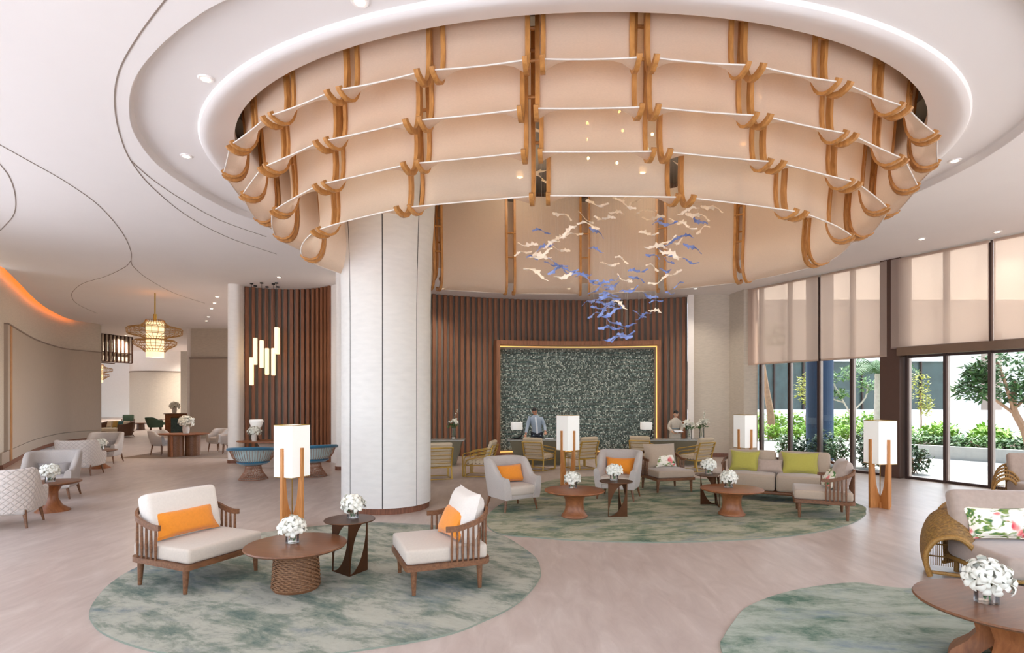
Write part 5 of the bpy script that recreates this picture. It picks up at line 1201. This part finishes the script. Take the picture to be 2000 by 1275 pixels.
# ================================================================= RATTAN SOFAS (right)
def mk_weave():
    m, n, b = newmat('weave'); v = coords(n, (1, 1, 1)); w = n.add('ShaderNodeTexWave'); w.inputs['Scale'].default_value = 28; w.inputs['Distortion'].default_value = 2; w.bands_direction = 'Z'; n.link(v, w.inputs[0])
    n2 = noise(n, v, 40, 3); c = ramp(n, n2, [(.3, lin((112, 78, 36))), (.7, lin((170, 128, 66)))]); n.link(c, b.inputs['Base Color']); b.inputs['Roughness'].default_value = .5; bumpn(n, b, w.outputs['Fac'], .7, .01)
mk_weave()
def rattan_sofa(t, lattice=False):
    sec = [(-1.14, 0), (-1.18, .15), (-1.17, .28), (-1.1, .4), (-.98, .46), (-.86, .45), (-.76, .36), (-.7, .22), (-.64, .08), (-.62, .02)]
    sec = [(p.x, p.z) for p in crom([(x, 0, z) for x, z in sec], 3)]
    for sx in (-1, 1):
        m = Matrix.Scale(sx, 4, (1, 0, 0)) @ Matrix.Translation((-.9, .1, 0)) @ Matrix.Rotation(radians(-26), 4, 'Z') @ Matrix.Translation((.9, -.1, 0)); g = G(); n = len(sec)
        def arm(u, v):
            i = int(round(u*(n-1))); x, z = sec[i]; y = .1+.5*v; k = .97+.14*sin(pi*min(1, v*.8)); c = -.9
            return m @ Vector((c+(x-c)*k, y-.06*sin(pi*u), z*(1+.52*v**.8)))
        if lattice:
            for v in (0, .2, .45, .7, 1): g.tube([arm(i/(n-1), v) for i in range(n)], .02, 7)
            for i in range(0, n): g.tube([arm(i/(n-1), q/7) for q in range(8)], .007, 5)
            obj('arm_lattice', g, 'rattan', t)
        else:
            g.grid(arm, n, 8); o = obj('arm_weave', g, 'weave', t, ang=70); md = o.modifiers.new('t', 'SOLIDIFY'); md.thickness = .025
        g = G(); g.tube([m @ Vector((-.9+(x+.9)*.97, .1-.06*sin(pi*i/(n-1)), z)) for i, (x, z) in enumerate(sec)], .028, 9); obj('arch_edge', g, 'rattan', t)
        g = G()
        for k in range(26):
            x = -1.14+.5*k/25; zt = .6*max(0, 1-((x+.9)/.26)**4)+.02; g.tube([m @ Vector((x, .5, .03)), m @ Vector((x, .5, max(.1, zt)))], .004, 5)
        for z in (.14, .28, .42): g.tube([m @ Vector((-1.15, .49, z)), m @ Vector((-.66, .49, z))], .009, 6)
        g.tube([m @ Vector((-1.14, .12, .04)), m @ Vector((-.64, .12, .04))], .02, 7); obj('arm_rods', g, 'rattan', t)
    g = G()
    def bk(u, v):
        a = -1+2*u; return Vector((a*.76, .74+.0-.18*a*a*abs(a)+.06*v, .06+v*(.72-.12*a**4)))
    g.grid(bk, 25, 6); o = obj('back_weave', g, 'weave', t, ang=70); md = o.modifiers.new('t', 'SOLIDIFY'); md.thickness = .02
    g = G(); g.tube([bk(i/24, 1) for i in range(25)], .03, 8); g.tube([bk(i/24, 0) for i in range(25)], .022, 8); obj('back_edge', g, 'rattan', t)
    g = G(); g.rbox((0, -.02, .17), (1.62, .95, .05), .02); obj('seat_frame', g, 'rattan', t)
    for x in (-.72, .72): 
        for y in (-.42, .4): g = G(); g.tube([(x, y, 0), (x, y, .16)], .025, 8); obj('leg', g, 'rattan', t)
    g = G(); g.rbox((0, -.06, .3), (1.64, .96, .22), .06, crown=.02); obj('seat_cushion', g, 'rose_taupe', t)
    m = Matrix.Translation((0, .36, .66)) @ Matrix.Rotation(radians(-14), 4, 'X'); g = G(); g.rbox((0, 0, 0), (1.62, .18, .56), .07, m); obj('back_cushion', g, 'rose_taupe', t)
R1 = thing('rattan_sofa', (5.72, 5.95, RT+.004), face(-.12, -.99), 'rattan sofa with taupe cushions at the right photo edge', 'sofa', 'rattan sofas'); rattan_sofa(R1)
R2 = thing('rattan_sofa', (10.08, 10.4, 0), face(-.3, -.95), 'open lattice rattan sofa nearest the glass doors, mostly cut off', 'sofa', 'rattan sofas'); rattan_sofa(R2, True); R2.scale = (.82, .82, 1.0)
throw_pillow('floral_cushion', onlocal(R1, (-.36, .18, .43)), R1.rotation_euler[2], radians(-20), .74, .36, .16, 'floral', 'floral cushion on the rattan sofa at the right edge')
# ================================================================= LEFT SIDE
wt = [(0, 0), (.26, 0), (.25, .02), (.14, .1), (.08, .22), (.08, .34), (.13, .43), (.22, .47), (0, .47)]
lathe_table((-8.1, 9.98, 0), .42, .52, wt, 'small round pedestal table between the two nearest pale armchairs', 'walnut_top', 'table_wood', 'small pedestal tables', 'pedestal_table')
lathe_table((-11.65, 16.0, 0), .42, .52, wt, 'small round pedestal table between the second pair of pale armchairs', 'walnut_top', 'table_wood', 'small pedestal tables', 'pedestal_table')
bouquet((-8.12, 9.95, .521), 'white flowers on the table between the nearest pale armchairs', 1.1); bouquet((-11.62, 16.0, .521), 'white flowers on the table between the second pair of armchairs', 1.1)
mt = thing('floor_mat', (-11.1, 19.9, 0), 0, 'dark grey brown mat under the oval dining table', 'rug'); M('mat_grey', (138, 120, 106), .95, var=.15, scale=3, stretch=(.5, 4, 1)); g = G(); g.rbox((0, 0, .006), (3.6, 2.6, .012), .005); obj('pile', g, 'mat_grey', mt)
OT = thing('oval_table', (-11.2, 19.3, .012), .0, 'oval wooden dining table on a fluted brown pedestal', 'table')
g = G(); g.lathe([(0, .72), (.78, .72), (.84, .74), (.84, .76), (0, .765)], 44, sx=1, sy=.62); obj('table_top', g, 'table_wood', OT)
for x, y in ((-.16, -.18), (.22, .16)):
    g = G(); n = 36; g.lathe([(.24, .0), (.24, .72)], n, (x, y, 0)); obj('pedestal', g, 'walnut', OT)
g = G(); g.tube([(-.16, -.42, 0), (-.16, -.42, .72)], .05, 12); obj('pedestal_flute', g, 'table_wood', OT)
bouquet((-11.15, 19.35, .778), 'white flowers in a pot on the oval dining table', 1.8, 14, 'pot')
DC = None
for l, f_, lab in (((-12.25, 19.75, .012), (.98, -.2), 'grey dining chair left of the oval table'), ((-10.75, 20.75, .012), (-.3, -.95), 'grey dining chair behind the oval table'), ((-10.05, 20.2, .012), (-.9, -.4), 'grey dining chair right of the oval table by the white pier')):
    if DC is None:
        DC = thing('dining_chair', l, face(*f_), lab, 'chair', 'grey dining chairs'); armchair(DC, .62, .6, False, 'grey_weave', 'grey_weave', 'walnut', .66, .84, .36, .2)
        for c in DC.children:
            if c.name.startswith('seat_'): c.location.z += .1
    else: copy_thing(DC, l, face(*f_), lab)
# pendant lanterns of bent cane
def cane_pendant(t, H):
    U = [(.27, 4.5), (.3, 4.42), (.42, 4.32), (.76, 4.24), (.8, 4.2), (.79, 4.06), (.74, 4.02), (.4, 3.94), (.28, 3.88)]; Lw = [(.28, 3.86), (.56, 3.84), (.63, 3.8), (.62, 3.7), (.5, 3.62), (.36, 3.54), (.3, 3.46)]
    for nm, prof, nr in (('upper_cage', U, 28), ('lower_cage', Lw, 26)):
        g = G()
        for k in range(nr):
            a = 2*pi*k/nr; g.tube([(r_*cos(a), r_*sin(a), z-4.5) for r_, z in prof], .008, 5)
        for r_, z in prof[::1] if nm == 'lower_cage' else prof: g.tube([(r_*cos(2*pi*i/40), r_*sin(2*pi*i/40), z-4.5) for i in range(40)], .009, 5, True)
        obj(nm, g, 'rattan', t)
    g = G(); g.lathe([(.255, -1.22), (.26, -.05), (.25, -.05), (.245, -1.22)], 28); obj('inner_shade', g, 'warm_lamp', t)
    g = G(); g.tube([(0, 0, -.1), (0, 0, H)], .022, 8); g.lathe([(0, H-.03), (.1, H-.03), (.1, H), (0, H)], 16); g.lathe([(0, -.05), (.05, -.05), (.05, .2), (0, .2)], 12); obj('rod', g, 'brass', t)
CP = thing('cane_pendant', (-11.8, 18.7, 4.55), 0, 'large two tier cane pendant lamp hanging over the left lounge', 'pendant lamp', 'cane pendant lamps'); cane_pendant(CP, ZC+.14-4.55)
point_light('pendant_glow', (-11.8, 18.7, 3.2), 25, (1, .8, .55), .3)
copy_thing(CP, (-29.6, 40.5, ZC-1.04*1.05), 0, 'small distant cane pendant lamp at the end of the left wall', scale=(1.05, 1.05, 1.05))
# tube pendants in the niche
TP = [(491.4, 698, 752, 17.1), (498.5, 660, 712, 17.45), (511, 664.6, 718, 17.0), (521.5, 680, 731.6, 17.6), (534, 680, 733, 17.15), (540, 639, 690, 17.0), (542.5, 640, 691.5, 17.6)]
ords = ['lowest left', 'second from left', 'third from left', 'fourth from left', 'fifth from left', 'highest front', 'rear right']
for i, (px, y0, y1, Y) in enumerate(TP):
    p = at(px, y1, Y); h = at(px, y0, Y).z-p.z
    t = thing('tube_pendant', p, 0, 'glowing white tube pendant in the niche, %s of the cluster' % ords[i], 'pendant lamp', 'tube pendants in the niche')
    g = G(); g.lathe([(0, 0), (.055, 0), (.062, .02), (.062, h-.02), (.055, h), (0, h)], 20); obj('tube_shade', g, 'tube_lamp', t)
    g = G(); g.tube([(0, 0, h), (0, 0, ZC-p.z)], .005, 6); g.lathe([(0, ZC-p.z-.03), (.05, ZC-p.z-.03), (.05, ZC-p.z), (0, ZC-p.z)], 14); obj('cable', g, 'black_metal', t)
# slatted lantern box beyond the left wall
LB = thing('lantern_box', (-22.5, 31.5, 3.95), radians(-10), 'hanging slatted cloth lantern box beyond the left wall', 'lantern')
w_, d_, h_ = 1.15, 2.0, 1.5
g = G(); g.box((0, 0, h_/2+.05), (w_-.1, d_-.1, h_-.1)); obj('cloth_box', g, 'cushion_cream', LB, smooth=False)
g = G()
for z in (0, h_*.35, h_): 
    g.box((0, -d_/2, z), (w_, .05, .05)); g.box((w_/2, 0, z), (.05, d_, .05)); g.box((-w_/2, 0, z), (.05, d_, .05))
obj('frame', g, 'dark_metal', LB, smooth=False)
for k in range(9):
    g = G(); g.box((w_/2+.02, -d_/2+d_*k/8, h_/2), (.07, .05, h_)); obj('slat', g, 'dark_metal', LB, smooth=False)
g = G(); g.tube([(0, 0, h_), (0, 0, ZC-3.95)], .03, 6); obj('hanger', g, 'dark_metal', LB)
# far lounge furniture
def barrel_sofa(loc, rz, label):
    t = thing('barrel_sofa', loc, rz, label, 'sofa'); armchair(t, 1.9, .95, False, 'brown_sofa', 'cushion_cream', 'black_metal', .66, .78, .06, .4)
    return t
bs = barrel_sofa((-20.3, 28.9, 0), face(-.3, -.95), 'brown barrel sofa with pillows at the end of the left wall')
for k, (x, m_, nm) in enumerate(((-.5, 'cushion_cream', 'cream'), (-.1, 'cushion_ochre', 'ochre'), (.25, 'cushion_teal', 'teal'), (.6, 'cushion_cream', 'pale right end'))):
    throw_pillow('sofa_pillow', onlocal(bs, (x, .1, .45)), bs.rotation_euler[2], radians(-15), .4, .36, .15, m_, '%s pillow on the brown barrel sofa' % nm)
def frame_chair(loc, rz, label, m_):
    t = thing('frame_chair', loc, rz, label, 'chair', 'far lounge chairs')
    for sx in (-1, 1):
        g = G(); g.tube([(sx*.33, -.33, 0), (sx*.33, -.33, .62), (sx*.33, .3, .62), (sx*.33, .38, 0)], .02, 6); obj('side_frame', g, 'walnut', t)
    g = G(); g.rbox((0, -.02, .36), (.62, .64, .16), .04); obj('seat_cushion', g, m_, t)
    g = G(); g.rbox((0, 0, 0), (.6, .14, .48), .05, Matrix.Translation((0, .28, .66)) @ Matrix.Rotation(radians(-14), 4, 'X')); obj('back_cushion', g, m_, t)
    for y in (-.33, .3): g = G(); g.tube([(-.33, y, .28), (.33, y, .28)], .016, 6); obj('cross_rail', g, 'walnut', t)
    return t
frame_chair((-24.3, 35.8, 0), face(.5, -.86), 'green frame chair in the far lounge, left one', 'green_velvet'); frame_chair((-21.9, 35.8, 0), face(-.8, -.6), 'green frame chair in the far lounge, right one', 'green_velvet')
bt = thing('bar_chair', (-18.05, 28.6, 0), face(.8, .6), 'dark green barrel bar chair beside the patterned cabinet', 'chair'); armchair(bt, .7, .66, False, 'green_velvet', 'green_velvet', 'brown_sofa', .86, 1.0, .5, .25)
for c in bt.children:
    if c.name.startswith('seat_'): c.location.z += .28
lathe_table((-23.1, 35.2, 0), .45, .42, [(0, 0), (.25, 0), (.22, .05), (.2, .38), (0, .38)], 'low dark table between the far green chairs', 'walnut_top', 'brown_sofa', None, 'low_table')
frame_chair((-28.6, 38.5, 0), face(.2, -.98), 'blue cushioned frame chair far left behind the barrel sofa', 'cushion_teal')
cb = thing('bar_cabinet', (-17.95, 30.6, 0), 0, 'wooden cabinet with teal patterned front in the far lounge', 'cabinet'); M('teal_pattern', (62, 84, 84), .6, var=.4, scale=14)
g = G(); g.rbox((0, 0, .55), (1.3, .6, 1.1), .02); obj('body', g, 'table_wood', cb)
g = G(); g.box((.15, -.31, .5), (.92, .03, .8)); obj('patterned_front', g, 'teal_pattern', cb, smooth=False)
g = G(); g.rbox((0, 0, 1.12), (1.4, .68, .05), .01); obj('top', g, 'walnut_top', cb)
g = G()
for k in range(10): g.lathe([(0, -.04), (.045, 0), (0, .04)], 8, (-.28+k*.095, -.32, .95))
obj('gold_scallops', g, 'brass', cb)
bouquet((-18.2, 30.5, 1.146), 'white flowers on the patterned cabinet', 1.9, 12, 'pot')

# fill spots added to brighten the reception wall (above the desks, in the ceiling)
rl = ['leftmost', 'second from left', 'third from left', 'fourth from left', 'rightmost']
for i in range(5):
    x = -2.2+i*2.0; t = thing('reception_fill', (x, 17.9, ZC), 0, 'added fill spot over reception, %s' % rl[i], 'downlight', 'added fill spots over reception')
    share('trim_ring', dproto[0], t); share('lens', dproto[1], t); spot_light('reception_fill_beam', (x, 17.9, ZC-.03), 90, (1, .92, .82), 120)

fl_ = ['over the barrel sofa', 'over the far green chairs', 'before the far white wall', 'beside the rounded far pier']  # fill spots added to brighten and warm the far lounge
for i, (x, y) in enumerate(((-21.5, 31.5), (-23.2, 37.5), (-31, 50), (-22.5, 41.5))):
    t = thing('lounge_downlight', (x, y, ZC), 0, 'recessed far lounge downlight %s' % fl_[i], 'downlight', 'far lounge downlights')
    share('trim_ring', dproto[0], t); share('lens', dproto[1], t); spot_light('lounge_fill_beam', (x, y, ZC-.03), (300, 480, 2600, 700)[i], (1, .93, .84), 150)

for o in COL.objects:   # fine joined pieces
    if o.type == 'MESH' and o.parent and o.name.split('.')[0] in ('foliage', 'leaf_spray', 'frond', 'wire_base', 'wire_shell', 'woven_band', 'gold_scallops', 'arm_rods', 'upper_cage', 'lower_cage', 'arm_lattice', 'stems', 'pebbles'): o['kind'] = 'stuff'
